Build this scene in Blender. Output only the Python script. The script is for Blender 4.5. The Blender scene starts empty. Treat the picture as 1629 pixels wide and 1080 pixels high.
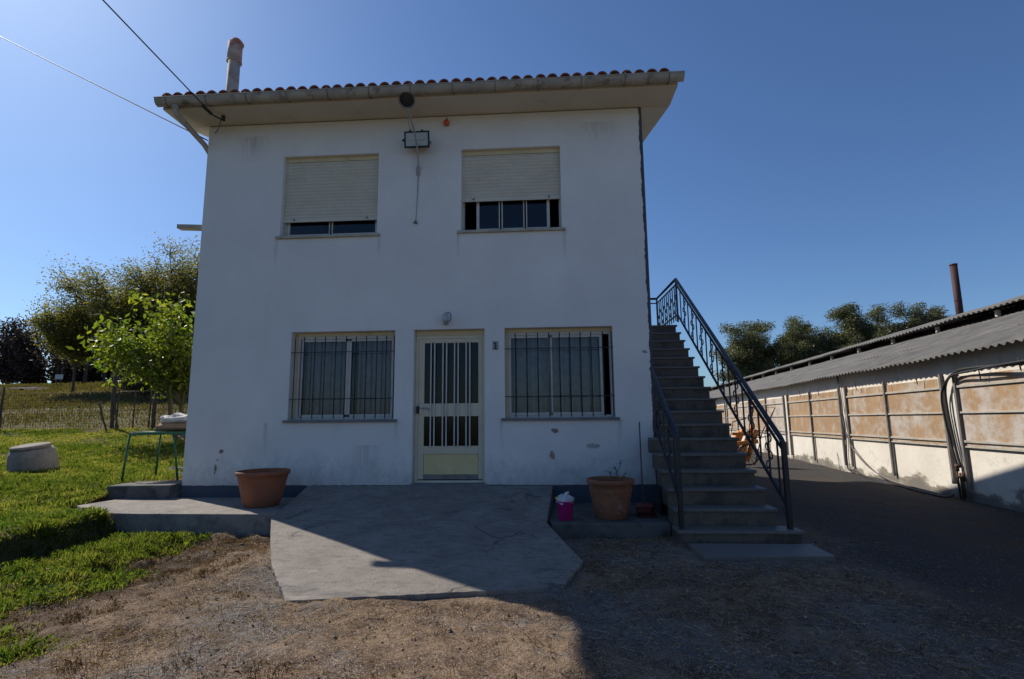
import bpy, math, random
import numpy as np
from mathutils import Vector, Matrix
S = bpy.context.scene
R = math.radians
random.seed(7); RNG = np.random.default_rng(11)

# ------------------------------------------------------------------ camera, sky, sun, exposure
cd = bpy.data.cameras.new('camera'); cam = bpy.data.objects.new('camera', cd); S.collection.objects.link(cam); S.camera = cam
cd.sensor_width = 36; cd.lens = 18.336; cd.clip_start = .05; cd.clip_end = 2000
yaw, pitch, roll = .0613, .1431, -.0101
fw = Vector((-math.sin(yaw)*math.cos(pitch), math.cos(yaw)*math.cos(pitch), math.sin(pitch)))
rt = Vector((math.cos(yaw), math.sin(yaw), 0)); up = rt.cross(fw)
r2 = rt*math.cos(roll)+up*math.sin(roll); u2 = up*math.cos(roll)-rt*math.sin(roll)
M = Matrix((r2, u2, -fw)).transposed().to_4x4(); M.translation = (0, -7.587, 1.42); cam.matrix_world = M
SUN_AZ, SUN_EL = R(56.6), R(40.7)          # azimuth measured from +Y towards -X
W = bpy.data.worlds.new('World'); S.world = W; W.use_nodes = True
wn = W.node_tree.nodes; wl = W.node_tree.links
sky = wn.new('ShaderNodeTexSky'); sky.sky_type = 'NISHITA'; sky.sun_disc = False
sky.sun_elevation = SUN_EL; sky.sun_rotation = -SUN_AZ; sky.altitude = 100; sky.air_density = 1.0; sky.dust_density = .6; sky.ozone_density = 2.2
tint = wn.new('ShaderNodeMix'); tint.data_type = 'RGBA'; tint.blend_type = 'MULTIPLY'; tint.inputs[0].default_value = 1; tint.inputs[7].default_value = (.66,.865,1.13,1)   # camera white balance, bluer than neutral
wl.new(sky.outputs[0], tint.inputs[6]); wl.new(tint.outputs[2], wn['Background'].inputs[0]); wn['Background'].inputs[1].default_value = .075
sl = bpy.data.lights.new('sun', 'SUN'); sl.energy = 4.4; sl.angle = R(.55); sl.color = (1, .93, .83)
so = bpy.data.objects.new('sun', sl); S.collection.objects.link(so)
sd = Vector((-math.sin(SUN_AZ)*math.cos(SUN_EL), math.cos(SUN_AZ)*math.cos(SUN_EL), math.sin(SUN_EL)))
so.rotation_euler = sd.to_track_quat('Z', 'Y').to_euler()
S.view_settings.view_transform = 'Standard'; S.view_settings.look = 'None'; S.view_settings.exposure = .35; S.view_settings.gamma = 1
S.render.resolution_x = 1024; S.render.resolution_y = 679
S.cycles.max_bounces = 8; S.cycles.transparent_max_bounces = 16

# ------------------------------------------------------------------ materials
def newmat(name):
    m = bpy.data.materials.new(name); m.use_nodes = True
    return m, m.node_tree.nodes, m.node_tree.links, m.node_tree.nodes['Principled BSDF']
def coords(n, l, scale=(1,1,1), obj=True):
    tc = n.new('ShaderNodeTexCoord'); mp = n.new('ShaderNodeMapping'); mp.inputs['Scale'].default_value = scale
    l.new(tc.outputs['Object'], mp.inputs[0]); return mp.outputs[0]
def noise(n, l, co, scale, detail=5, rough=.6):
    x = n.new('ShaderNodeTexNoise'); x.inputs['Scale'].default_value = scale; x.inputs['Detail'].default_value = detail
    x.inputs['Roughness'].default_value = rough; l.new(co, x.inputs['Vector']); return x.outputs['Fac']
def ramp(n, l, fac, a, b, ca=(0,0,0,1), cb=(1,1,1,1)):
    x = n.new('ShaderNodeValToRGB'); x.color_ramp.elements[0].position = a; x.color_ramp.elements[1].position = b
    x.color_ramp.elements[0].color = ca; x.color_ramp.elements[1].color = cb; l.new(fac, x.inputs[0]); return x.outputs[0]
def mix(n, l, fac, a, b):
    x = n.new('ShaderNodeMix'); x.data_type = 'RGBA'
    if isinstance(fac, (int, float)): x.inputs[0].default_value = fac
    else: l.new(fac, x.inputs[0])
    for k, v in ((6, a), (7, b)):
        if isinstance(v, tuple): x.inputs[k].default_value = (*v[:3], 1)
        else: l.new(v, x.inputs[k])
    return x.outputs[2]
def math_(n, l, op, a, b=None, clamp=False):
    x = n.new('ShaderNodeMath'); x.operation = op; x.use_clamp = clamp
    for k, v in ((0, a), (1, b)):
        if v is None: continue
        if isinstance(v, (int, float)): x.inputs[k].default_value = v
        else: l.new(v, x.inputs[k])
    return x.outputs[0]
def bump(n, l, h, strength, dist, bsdf):
    b = n.new('ShaderNodeBump'); b.inputs['Strength'].default_value = strength; b.inputs['Distance'].default_value = dist
    l.new(h, b.inputs['Height']); l.new(b.outputs[0], bsdf.inputs['Normal']); return b
def pm(name, c1, c2, scale=6, rough=.8, bs=.3, bd=.01, stretch=(1,1,1), metallic=0, stain=None, stain_scale=1.5, stain_lo=.55, fine=60):
    m, n, l, b = newmat(name); co = coords(n, l, stretch)
    f = ramp(n, l, noise(n, l, co, scale), .35, .65)
    c = mix(n, l, f, c1, c2)
    f2 = noise(n, l, co, fine, 3)
    if stain:
        g = ramp(n, l, noise(n, l, co, stain_scale, 8, .7), stain_lo, stain_lo+.12)
        c = mix(n, l, g, c, stain)
    l.new(c, b.inputs['Base Color']); b.inputs['Roughness'].default_value = rough; b.inputs['Metallic'].default_value = metallic
    h = math_(n, l, 'ADD', f2, math_(n, l, 'MULTIPLY', f, .6))
    if bs: bump(n, l, h, bs, bd, b)
    return m
MT = {}
def concrete_mat():
    m, n, l, b = newmat('concrete'); co = coords(n, l)
    c = mix(n, l, ramp(n, l, noise(n, l, co, 2.2, 9, .72), .36, .64), (.30,.265,.225), (.19,.168,.146))
    c = mix(n, l, ramp(n, l, noise(n, l, coords(n, l, (1,2.2,1)), 7, 8, .75), .50, .66), c, (.145,.125,.108))
    c = mix(n, l, ramp(n, l, noise(n, l, co, 60, 4, .7), .60, .68), c, (.11,.095,.085))
    c = mix(n, l, ramp(n, l, noise(n, l, co, 45, 4, .7), .64, .72), c, (.37,.33,.28))
    w = n.new('ShaderNodeTexNoise'); w.inputs['Scale'].default_value = 1.6; w.inputs['Detail'].default_value = 6; l.new(co, w.inputs['Vector'])
    vm = n.new('ShaderNodeMix'); vm.data_type = 'VECTOR'; vm.inputs[0].default_value = .55; l.new(co, vm.inputs[4]); l.new(w.outputs['Color'], vm.inputs[5])
    vo = n.new('ShaderNodeTexVoronoi'); vo.feature = 'DISTANCE_TO_EDGE'; vo.inputs['Scale'].default_value = 1.15; l.new(vm.outputs[1], vo.inputs['Vector'])
    crk = ramp(n, l, vo.outputs['Distance'], .0, .011, (1,1,1,1), (0,0,0,1)); crk = math_(n, l, 'MULTIPLY', crk, ramp(n, l, noise(n, l, co, 1.1, 3), .50, .60))
    c = mix(n, l, math_(n, l, 'MULTIPLY', crk, .8), c, (.05,.042,.036))
    l.new(c, b.inputs['Base Color']); b.inputs['Roughness'].default_value = .93
    h = math_(n, l, 'ADD', noise(n, l, co, 22, 8, .75), math_(n, l, 'ADD', math_(n, l, 'MULTIPLY', noise(n, l, co, 90, 3), .5), math_(n, l, 'MULTIPLY', crk, -1.2))); bump(n, l, h, .9, .012, b); return m
MT['concrete'] = concrete_mat()
MT['concrete_dark'] = pm('concrete_old', (.125,.12,.11), (.085,.08,.075), 3, .95, .6, .01, stain=(.05,.05,.04), stain_scale=4, stain_lo=.52)
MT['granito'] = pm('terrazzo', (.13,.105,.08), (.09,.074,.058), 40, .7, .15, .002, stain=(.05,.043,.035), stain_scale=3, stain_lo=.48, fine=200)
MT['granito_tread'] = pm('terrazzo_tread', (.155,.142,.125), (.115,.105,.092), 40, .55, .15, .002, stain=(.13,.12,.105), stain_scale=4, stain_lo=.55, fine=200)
MT['soffit'] = pm('soffit_paint', (.62,.57,.48), (.55,.50,.41), 1.2, .9, .15, .004, stain=(.33,.27,.2), stain_scale=2.4, stain_lo=.62)
MT['gutter'] = pm('fibre_cement_gutter', (.40,.37,.31), (.30,.275,.23), 4, .9, .3, .004, stain=(.15,.13,.10), stain_scale=5, stain_lo=.54)
MT['tile'] = pm('roof_tile', (.25,.085,.05), (.17,.06,.04), 9, .85, .4, .006, stain=(.17,.13,.10), stain_scale=6, stain_lo=.56)
MT['pipe'] = pm('pipe_paint', (.42,.38,.32), (.30,.27,.23), 6, .85, .3, .004, stain=(.36,.13,.07), stain_scale=3, stain_lo=.56)
MT['chimney'] = pm('chimney_pipe', (.50,.44,.37), (.36,.30,.25), 5, .9, .4, .006, stain=(.42,.16,.09), stain_scale=4, stain_lo=.50)
MT['alu'] = pm('window_paint', (.58,.555,.50), (.50,.475,.42), 8, .45, .05, .001)
MT['door'] = pm('door_paint', (.64,.57,.42), (.58,.51,.37), 3, .5, .08, .002, stain=(.42,.37,.26), stain_scale=3, stain_lo=.6)
MT['cream'] = pm('cream_trim', (.62,.52,.33), (.54,.45,.28), 5, .7, .1, .002, stain=(.36,.28,.16), stain_scale=5, stain_lo=.6)
MT['door_yellow'] = pm('door_panel_paint', (.72,.57,.28), (.64,.50,.24), 3, .5, .08, .002, stain=(.45,.38,.2), stain_scale=4, stain_lo=.58)
MT['shutter'] = pm('shutter_pvc', (.60,.56,.46), (.54,.50,.41), 3, .6, 0, .001, stain=(.42,.38,.30), stain_scale=5, stain_lo=.66)
MT['sill'] = pm('sill_stone', (.20,.20,.20), (.14,.14,.145), 6, .7, .2, .003)
MT['sill_pale'] = pm('sill_stone_pale', (.45,.42,.34), (.33,.30,.24), 6, .7, .2, .003, stain=(.15,.12,.09), stain_scale=8, stain_lo=.58)
MT['iron'] = pm('black_iron', (.016,.018,.022), (.026,.027,.03), 20, .42, .3, .002, metallic=.3, stain=(.05,.03,.02), stain_scale=9, stain_lo=.66)
MT['iron_blue'] = pm('painted_handrail', (.012,.018,.03), (.02,.026,.038), 20, .36, .3, .002, stain=(.05,.035,.03), stain_scale=9, stain_lo=.66)
MT['black'] = pm('black_rubber', (.012,.012,.013), (.022,.022,.022), 12, .6, .1, .001)
MT['terracotta'] = pm('terracotta', (.33,.115,.055), (.25,.085,.042), 5, .85, .25, .004, stain=(.20,.10,.065), stain_scale=4, stain_lo=.52)
MT['terracotta_limed'] = pm('terracotta_limed', (.29,.115,.06), (.22,.09,.05), 5, .88, .3, .004, stain=(.30,.22,.18), stain_scale=6, stain_lo=.56)
MT['soil'] = pm('soil', (.045,.03,.02), (.08,.055,.035), 20, 1, 1, .02)
MT['pink'] = pm('pink_plastic', (.45,.02,.2), (.36,.015,.15), 5, .4, .05, .001)
MT['red'] = pm('red_plastic', (.16,.015,.02), (.12,.012,.016), 5, .45, .05, .001)
MT['rag'] = pm('white_rag', (.6,.62,.62), (.42,.45,.48), 12, .95, .6, .01)
MT['lime'] = pm('yellow_plastic', (.5,.55,.06), (.4,.45,.05), 6, .5, .05, .001)
MT['green'] = pm('green_paint', (.012,.13,.055), (.02,.10,.045), 12, .5, .2, .002, stain=(.10,.05,.03), stain_scale=14, stain_lo=.66)
MT['sack'] = pm('sack_paper', (.62,.60,.57), (.5,.475,.44), 5, .9, .6, .015, stain=(.36,.22,.13), stain_scale=4, stain_lo=.58)
MT['cardboard'] = pm('cardboard', (.36,.22,.13), (.26,.155,.09), 5, .95, .5, .01)
MT['wood'] = pm('weathered_wood', (.13,.10,.075), (.08,.062,.045), 6, .95, .7, .01, stretch=(4,4,.6))
MT['beam'] = pm('beam_wood', (.42,.38,.30), (.30,.26,.2), 8, .95, .5, .006, stretch=(.5,4,4))
MT['stone'] = pm('field_stone', (.20,.18,.15), (.12,.105,.09), 5, .95, 1, .02)
MT['bark'] = pm('bark', (.075,.06,.045), (.13,.105,.08), 12, .95, 1, .02, stretch=(3,3,.8))
MT['bark_green'] = pm('bark_mossy', (.085,.085,.035), (.14,.12,.06), 10, .95, .8, .01, stretch=(3,3,.8))
MT['grey_metal'] = pm('grey_metal', (.22,.22,.22), (.15,.15,.155), 8, .5, .2, .002, metallic=.5)
MT['lamp_arm'] = pm('lamp_arm_paint', (.40,.385,.36), (.30,.28,.26), 10, .6, .2, .002, stain=(.2,.14,.1), stain_scale=12, stain_lo=.6)
MT['chrome'] = pm('worn_chrome', (.42,.42,.44), (.3,.3,.31), 12, .3, .1, .001, metallic=.9)
MT['white_plate'] = pm('white_enamel', (.55,.55,.52), (.46,.46,.43), 10, .5, .05, .001)
MT['orange'] = pm('orange_paint', (.62,.24,.035), (.5,.17,.03), 9, .6, .3, .004, stain=(.22,.08,.03), stain_scale=7, stain_lo=.55)
MT['rust'] = pm('rusty_iron', (.05,.012,.010), (.035,.010,.009), 8, .75, .4, .004, stain=(.05,.02,.015), stain_scale=5, stain_lo=.6)
MT['rustframe'] = pm('brown_frame', (.10,.045,.025), (.07,.035,.02), 8, .8, .4, .004)
MT['curtain'] = pm('curtain_cloth', (.54,.49,.42), (.42,.375,.32), 8, .95, .1, .002)
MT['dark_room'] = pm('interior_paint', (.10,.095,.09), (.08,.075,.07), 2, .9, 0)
MT['gap_shade'] = pm('gap_shade_dark', (.03,.028,.025), (.04,.035,.03), 2, .9, 0)  # shade of the barn vent gap, put in as a near-black colour
MT['asbestos'] = pm('fibre_cement_sheet', (.16,.152,.142), (.10,.096,.09), 2.2, .95, .5, .008, stain=(.09,.088,.085), stain_scale=2.6, stain_lo=.56, fine=30)
MT['barn_frame'] = pm('concrete_post', (.42,.385,.33), (.33,.30,.26), 5, .92, .4, .006, stain=(.22,.19,.16), stain_scale=5, stain_lo=.6)
MT['strap'] = pm('post_iron', (.20,.18,.165), (.14,.125,.11), 6, .8, .3, .004)
MT['drygrass'] = pm('straw', (.40,.285,.155), (.27,.18,.09), 30, .9, 0)

def glass_mat(name, tint, spec_rough=.02, trans=.75):
    m, n, l, b = newmat(name)
    n.remove(b); g = n.new('ShaderNodeBsdfGlossy'); g.inputs['Roughness'].default_value = spec_rough
    t = n.new('ShaderNodeBsdfTransparent'); t.inputs[0].default_value = (*[trans*c for c in tint], 1)
    fr = n.new('ShaderNodeFresnel'); fr.inputs[0].default_value = 1.5
    co = coords(n, l); nz = noise(n, l, co, 1.3, 2); bp = n.new('ShaderNodeBump'); bp.inputs['Strength'].default_value = .08; bp.inputs['Distance'].default_value = .05
    l.new(nz, bp.inputs['Height']); l.new(bp.outputs[0], g.inputs['Normal'])
    mx = n.new('ShaderNodeMixShader'); l.new(math_(n, l, 'MULTIPLY', fr.outputs[0], .8, True), mx.inputs[0])
    l.new(t.outputs[0], mx.inputs[1]); l.new(g.outputs[0], mx.inputs[2]); l.new(mx.outputs[0], n['Material Output'].inputs[0]); return m
MT['glass'] = glass_mat('window_glass', (.9,.95,1), .02, .85)
MT['glass_green'] = glass_mat('door_glass', (.35,.5,.42), .12, .3)
m, n, l, b = newmat('lamp_glass'); b.inputs['Base Color'].default_value = (.35,.36,.34,1); b.inputs['Roughness'].default_value = .08; b.inputs['Metallic'].default_value = .0; b.inputs['Coat Weight'].default_value = .6; MT['lampglass'] = m
m, n, l, b = newmat('reflector'); b.inputs['Base Color'].default_value = (.42,.42,.36,1); b.inputs['Roughness'].default_value = .35; b.inputs['Metallic'].default_value = .2; MT['reflector'] = m

def leaf_mat(name, c1, c2, c3, trans=.4, rough=.5, tcol=1.5, spec=.4):
    m, n, l, b = newmat(name)
    at = n.new('ShaderNodeAttribute'); at.attribute_name = 'rnd'
    r = n.new('ShaderNodeValToRGB'); r.color_ramp.elements[0].color = (*c1,1); r.color_ramp.elements[1].color = (*c3,1)
    e = r.color_ramp.elements.new(.5); e.color = (*c2,1); l.new(at.outputs['Fac'], r.inputs[0])
    l.new(r.outputs[0], b.inputs['Base Color']); b.inputs['Roughness'].default_value = rough; b.inputs['Specular IOR Level'].default_value = spec
    t = n.new('ShaderNodeBsdfTranslucent'); tc = n.new('ShaderNodeMix'); tc.data_type = 'RGBA'; tc.blend_type = 'MULTIPLY'; tc.inputs[0].default_value = 1
    l.new(r.outputs[0], tc.inputs[6]); tc.inputs[7].default_value = (tcol*1.05, tcol*1.1, tcol*.55, 1); l.new(tc.outputs[2], t.inputs[0])
    mx = n.new('ShaderNodeMixShader'); mx.inputs[0].default_value = trans; l.new(b.outputs[0], mx.inputs[1]); l.new(t.outputs[0], mx.inputs[2])
    l.new(mx.outputs[0], n['Material Output'].inputs[0]); return m
MT['grass'] = leaf_mat('grass_blades', (.05,.075,.013), (.10,.135,.02), (.28,.24,.08), .45, .6, 1.8, .2)
MT['fieldgrass'] = leaf_mat('meadow_grass', (.12,.07,.035), (.12,.105,.03), (.20,.145,.065), .3, .6, 1.4)
MT['leaf_bright'] = leaf_mat('bright_leaves', (.045,.08,.013), (.11,.145,.018), (.23,.225,.024), .5, .42, 1.9, .4)
MT['leaf_ash'] = leaf_mat('olive_leaves', (.085,.09,.035), (.13,.125,.042), (.22,.175,.05), .5, .6, 1.7, .2)
MT['leaf_dark'] = leaf_mat('dark_leaves', (.05,.034,.031), (.065,.045,.04), (.10,.066,.055), .12, .7, 1.0, .2)
MT['leaf_euc'] = leaf_mat('gum_leaves', (.075,.085,.045), (.11,.12,.06), (.18,.165,.09), .4, .5, 1.1)
MT['leaf_olive'] = leaf_mat('shrub_leaves', (.06,.065,.03), (.08,.085,.04), (.10,.10,.05), .25, .6, 1.2)
MT['straw'] = leaf_mat('straw_blades', (.13,.07,.035), (.30,.19,.10), (.62,.50,.33), .15, .9, 1.0, .1)
MT['weeds'] = leaf_mat('clover', (.05,.085,.014), (.075,.12,.02), (.12,.16,.028), .4, .7, 1.7, .12)
MT['litter'] = leaf_mat('dry_leaves', (.16,.09,.045), (.26,.16,.08), (.42,.32,.2), .1, .9, 1.0, .1)
MT['gravel'] = leaf_mat('gravel', (.09,.08,.07), (.17,.15,.13), (.33,.30,.26), 0, 1, 1, .02)

# house plaster: white, dirty near the ground, painted plinth band, black strip on the right corner
def wall_mat():
    m, n, l, b = newmat('white_plaster'); co = coords(n, l)
    geo = n.new('ShaderNodeNewGeometry'); sp = n.new('ShaderNodeSeparateXYZ'); l.new(geo.outputs['Position'], sp.inputs[0])
    base = mix(n, l, ramp(n, l, noise(n, l, co, .9, 6), .35, .7), (.75,.73,.695), (.65,.635,.61))
    st = coords(n, l, (2.2,2.2,.5)); streak = ramp(n, l, noise(n, l, st, 2.2, 6, .7), .52, .72)
    base = mix(n, l, math_(n, l, 'MULTIPLY', streak, .07), base, (.40,.39,.38))
    # splash dirt rising from the base, patchy
    hz = math_(n, l, 'MULTIPLY_ADD', sp.outputs[2], -1.15); n_ = hz.node; n_.inputs[2].default_value = 1.15
    d = math_(n, l, 'ADD', math_(n, l, 'MULTIPLY', hz, .5), math_(n, l, 'MULTIPLY', noise(n, l, coords(n, l, (1,1,.7)), 6, 9, .78), .8))
    dm = ramp(n, l, d, .50, .92)
    base = mix(n, l, math_(n, l, 'MULTIPLY', dm, .75), base, (.25,.235,.215))
    # chipped plaster spots
    nz = noise(n, l, co, 14, 6, .7); nz3 = noise(n, l, coords(n, l, (1,1,1)), 9, 4)
    for (px, pz, rx, rz, col) in [(-4.79,.93,.05,.04,(.14,.09,.07)),(-4.86,.66,.035,.09,(.16,.11,.08)),(-4.84,.80,.022,.02,(.2,.13,.1)),(.13,1.19,.07,.045,(.22,.12,.08)),(.09,.84,.05,.09,(.33,.19,.13)),(.66,.97,.13,.05,(.36,.33,.33)),(.33,.62,.2,.05,(.3,.28,.28)),(1.45,2.3,.05,.03,(.25,.2,.2)),(.25,4.21,.03,.02,(.2,.15,.1)),(-2.7,.75,.3,.12,(.4,.39,.39)),(-3.4,.8,.2,.15,(.4,.38,.38)),(-4.2,.95,.35,.25,(.45,.43,.43)),(-1.45,5.6,.5,.25,(.5,.47,.42)),(-4.9,5.95,.5,.1,(.52,.46,.36)),(-1.8,5.32,.22,.22,(.40,.37,.33))]:
        dx = math_(n, l, 'DIVIDE', math_(n, l, 'SUBTRACT', sp.outputs[0], px), rx); dz = math_(n, l, 'DIVIDE', math_(n, l, 'SUBTRACT', sp.outputs[2], pz), rz)
        r = math_(n, l, 'ADD', math_(n, l, 'MULTIPLY', dx, dx), math_(n, l, 'MULTIPLY', dz, dz))
        r = math_(n, l, 'ADD', r, math_(n, l, 'MULTIPLY', nz, 3.2))
        soft = rx > .15
        f = ramp(n, l, r, *((.9, 3.2) if soft else (1.9, 2.2)), (1,1,1,1), (0,0,0,1))
        # a multi-sample ramp over 1 clamps, so squeeze first
        f.node.color_ramp.elements[0].position = (.9 if soft else 1.9)/4; f.node.color_ramp.elements[1].position = (3.2 if soft else 2.25)/4
        q = math_(n, l, 'MULTIPLY', r, .25); l.new(q, f.node.inputs[0])
        base = mix(n, l, math_(n, l, 'MULTIPLY', f, .28 if soft else .9), base, col)
    for (sx, sz, hw, ln) in [(-4.13,1.33,.05,.55),(-2.17,1.33,.04,.4),(-.63,1.33,.04,.45),(1.05,1.33,.05,.6),(-4.13,4.16,.04,.5),(-2.5,4.16,.04,.35),(-1.27,4.16,.04,.4),(.34,4.16,.045,.5),(-1.9,5.13,.035,.6),(-2.62,1.0,.25,.6),(-4.6,5.9,.3,.5),(.9,5.9,.35,.4)]:
        dx = math_(n, l, 'ABSOLUTE', math_(n, l, 'DIVIDE', math_(n, l, 'SUBTRACT', sp.outputs[0], sx), hw)); dz = math_(n, l, 'DIVIDE', math_(n, l, 'SUBTRACT', sz, sp.outputs[2]), ln)
        inz = math_(n, l, 'MULTIPLY', math_(n, l, 'GREATER_THAN', dz, 0), math_(n, l, 'SUBTRACT', 1, dz, True)); a_ = math_(n, l, 'MULTIPLY', math_(n, l, 'SUBTRACT', 1, dx, True), inz)
        a_ = math_(n, l, 'MULTIPLY', a_, ramp(n, l, noise(n, l, coords(n, l, (9,9,.9)), 3, 5, .7), .36, .62)); base = mix(n, l, math_(n, l, 'MULTIPLY', a_, .75), base, (.30,.285,.26))
    # rusty/yellowish run-off line under the soffit
    tl = ramp(n, l, math_(n, l, 'ADD', sp.outputs[2], math_(n, l, 'MULTIPLY', nz3, .5)), 0, 1)
    tn = tl.node; q = math_(n, l, 'MULTIPLY_ADD', math_(n, l, 'ADD', sp.outputs[2], math_(n, l, 'MULTIPLY', nz3, .3)), 1.4); q.node.inputs[2].default_value = -8.1; l.new(q, tn.inputs[0])
    base = mix(n, l, math_(n, l, 'MULTIPLY', tl, .45), base, (.50,.42,.28))
    # plinth paint, wavy edge
    ed = math_(n, l, 'ADD', sp.outputs[2], math_(n, l, 'MULTIPLY', noise(n, l, co, 8, 4), .03))
    base = mix(n, l, math_(n, l, 'LESS_THAN', ed, .452), base, (.06,.072,.092))
    # dark sealing strip on the right hand corner
    strip = math_(n, l, 'ADD', sp.outputs[0], math_(n, l, 'MULTIPLY', noise(n, l, coords(n, l, (1,1,.8)), 3.5, 6, .75), .10))
    base = mix(n, l, math_(n, l, 'MULTIPLY', math_(n, l, 'GREATER_THAN', strip, 1.572), math_(n, l, 'LESS_THAN', math_(n, l, 'ADD', sp.outputs[1], math_(n, l, 'MULTIPLY', nz3, .10)), .13)), base, (.07,.075,.085))
    l.new(base, b.inputs['Base Color']); b.inputs['Roughness'].default_value = .92
    h = math_(n, l, 'ADD', noise(n, l, co, 3, 4), math_(n, l, 'MULTIPLY', noise(n, l, co, 70, 3), .35)); bump(n, l, h, .22, .01, b)
    return m
MT['wall'] = wall_mat()

def barn_wall_mat():
    m, n, l, b = newmat('barn_plaster'); co = coords(n, l); tc = n.new('ShaderNodeTexCoord'); sp = n.new('ShaderNodeSeparateXYZ'); l.new(tc.outputs['Object'], sp.inputs[0])
    base = mix(n, l, ramp(n, l, noise(n, l, co, 1.2, 6), .35, .68), (.70,.65,.56), (.60,.55,.47))
    base = mix(n, l, ramp(n, l, noise(n, l, co, 3.5, 7, .7), .55, .68), base, (.50,.47,.42))
    g = math_(n, l, 'ADD', math_(n, l, 'MULTIPLY', sp.outputs[2], -1.0), math_(n, l, 'MULTIPLY', noise(n, l, coords(n, l, (1,.55,1)), 2.0, 7, .65), 1.35))
    base = mix(n, l, ramp(n, l, g, .42, .50), base, (.23,.205,.16))
    base = mix(n, l, ramp(n, l, g, .56, .62), base, (.17,.15,.125))
    l.new(base, b.inputs['Base Color']); b.inputs['Roughness'].default_value = .95
    h = math_(n, l, 'ADD', noise(n, l, co, 4, 5), math_(n, l, 'MULTIPLY', noise(n, l, co, 50, 3), .4)); bump(n, l, h, .6, .02, b); return m
MT['barn_wall'] = barn_wall_mat()
def barn_panel_mat():
    m, n, l, b = newmat('ochre_board'); co = coords(n, l, (1,1,1)); oi = n.new('ShaderNodeObjectInfo')
    mp = co.node; 
    och = mix(n, l, ramp(n, l, noise(n, l, co, 1.6, 5), .35, .7), (.34,.215,.11), (.275,.18,.10))
    ps = ramp(n, l, noise(n, l, coords(n, l, (1,.6,.7)), 2.6, 10, .78), .44, .60)
    pv = math_(n, l, 'MULTIPLY_ADD', oi.outputs['Random'], .16); pv.node.inputs[2].default_value = -.09; l.new(math_(n, l, 'ADD', ps.node.inputs[0].links[0].from_socket, pv), ps.node.inputs[0])
    pale = mix(n, l, ps, och, (.43,.39,.35))
    strk = ramp(n, l, noise(n, l, coords(n, l, (3,3,.5)), 2.2, 6, .7), .56, .66); pale = mix(n, l, math_(n, l, 'MULTIPLY', strk, .7), pale, (.46,.40,.33))
    l.new(pale, b.inputs['Base Color']); b.inputs['Roughness'].default_value = .9; bump(n, l, noise(n, l, co, 25, 5), .35, .006, b); return m
MT['barn_panel'] = barn_panel_mat()

def ground_mat():
    m, n, l, b = newmat('ground'); co = coords(n, l)
    at = n.new('ShaderNodeAttribute'); at.attribute_name = 'zone'; sp = n.new('ShaderNodeSeparateColor'); l.new(at.outputs['Color'], sp.inputs[0])
    n1 = noise(n, l, co, 1.1, 8, .65); n2 = noise(n, l, co, 6, 8, .7); n3 = noise(n, l, co, 38, 6, .7); n4 = noise(n, l, co, 110, 3)
    dirt = mix(n, l, ramp(n, l, n2, .40, .60), (.20,.13,.082), (.08,.052,.035))
    dirt = mix(n, l, ramp(n, l, n3, .50, .68), dirt, (.28,.20,.13))
    dirt = mix(n, l, math_(n, l, 'MULTIPLY', ramp(n, l, n1, .50, .60), ramp(n, l, n3, .38, .56)), dirt, (.19,.18,.17))
    n5 = noise(n, l, co, .55, 6, .6); n6 = noise(n, l, co, 2.6, 6, .7)
    dirt = mix(n, l, math_(n, l, 'MULTIPLY', ramp(n, l, n6, .46, .60), .75), dirt, (.31,.215,.135))
    dirt = mix(n, l, math_(n, l, 'MULTIPLY', ramp(n, l, n5, .47, .56), ramp(n, l, n3, .36, .60)), dirt, (.17,.165,.16))
    dirt = mix(n, l, math_(n, l, 'MULTIPLY', ramp(n, l, noise(n, l, co, 3.7, 8, .75), .55, .66), .8), dirt, (.085,.055,.038))
    dirt = mix(n, l, ramp(n, l, n4, .56, .66), dirt, (.48,.42,.35))
    gr = mix(n, l, ramp(n, l, n2, .35, .65), (.055,.055,.02), (.12,.085,.045))
    fld = mix(n, l, ramp(n, l, noise(n, l, coords(n, l, (.35,1,1)), .55, 8, .65), .40, .58), (.085,.085,.025), (.15,.088,.045))
    fld = mix(n, l, ramp(n, l, noise(n, l, co, 3.2, 6, .7), .42, .68), fld, (.10,.12,.03))
    asp = mix(n, l, ramp(n, l, n3, .42, .68), (.045,.043,.041), (.085,.08,.075))
    asp = mix(n, l, ramp(n, l, n4, .58, .66), asp, (.20,.19,.175))
    asp = mix(n, l, ramp(n, l, n1, .5, .62), asp, (.085,.07,.055))
    c = mix(n, l, math_(n, l, 'ADD', sp.outputs[0], 0, True), dirt, gr)
    c = mix(n, l, math_(n, l, 'MULTIPLY', at.outputs['Alpha'], ramp(n, l, n2, .36, .5)), c, (.045,.028,.018)); c = mix(n, l, sp.outputs[1], c, asp); c = mix(n, l, sp.outputs[2], c, fld)
    l.new(c, b.inputs['Base Color']); b.inputs['Roughness'].default_value = 1; b.inputs['Specular IOR Level'].default_value = .15
    h = math_(n, l, 'ADD', math_(n, l, 'MULTIPLY', n3, .8), math_(n, l, 'ADD', n2, math_(n, l, 'MULTIPLY', n4, .35))); bump(n, l, h, .9, .035, b); return m
MT['ground'] = ground_mat()

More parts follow.
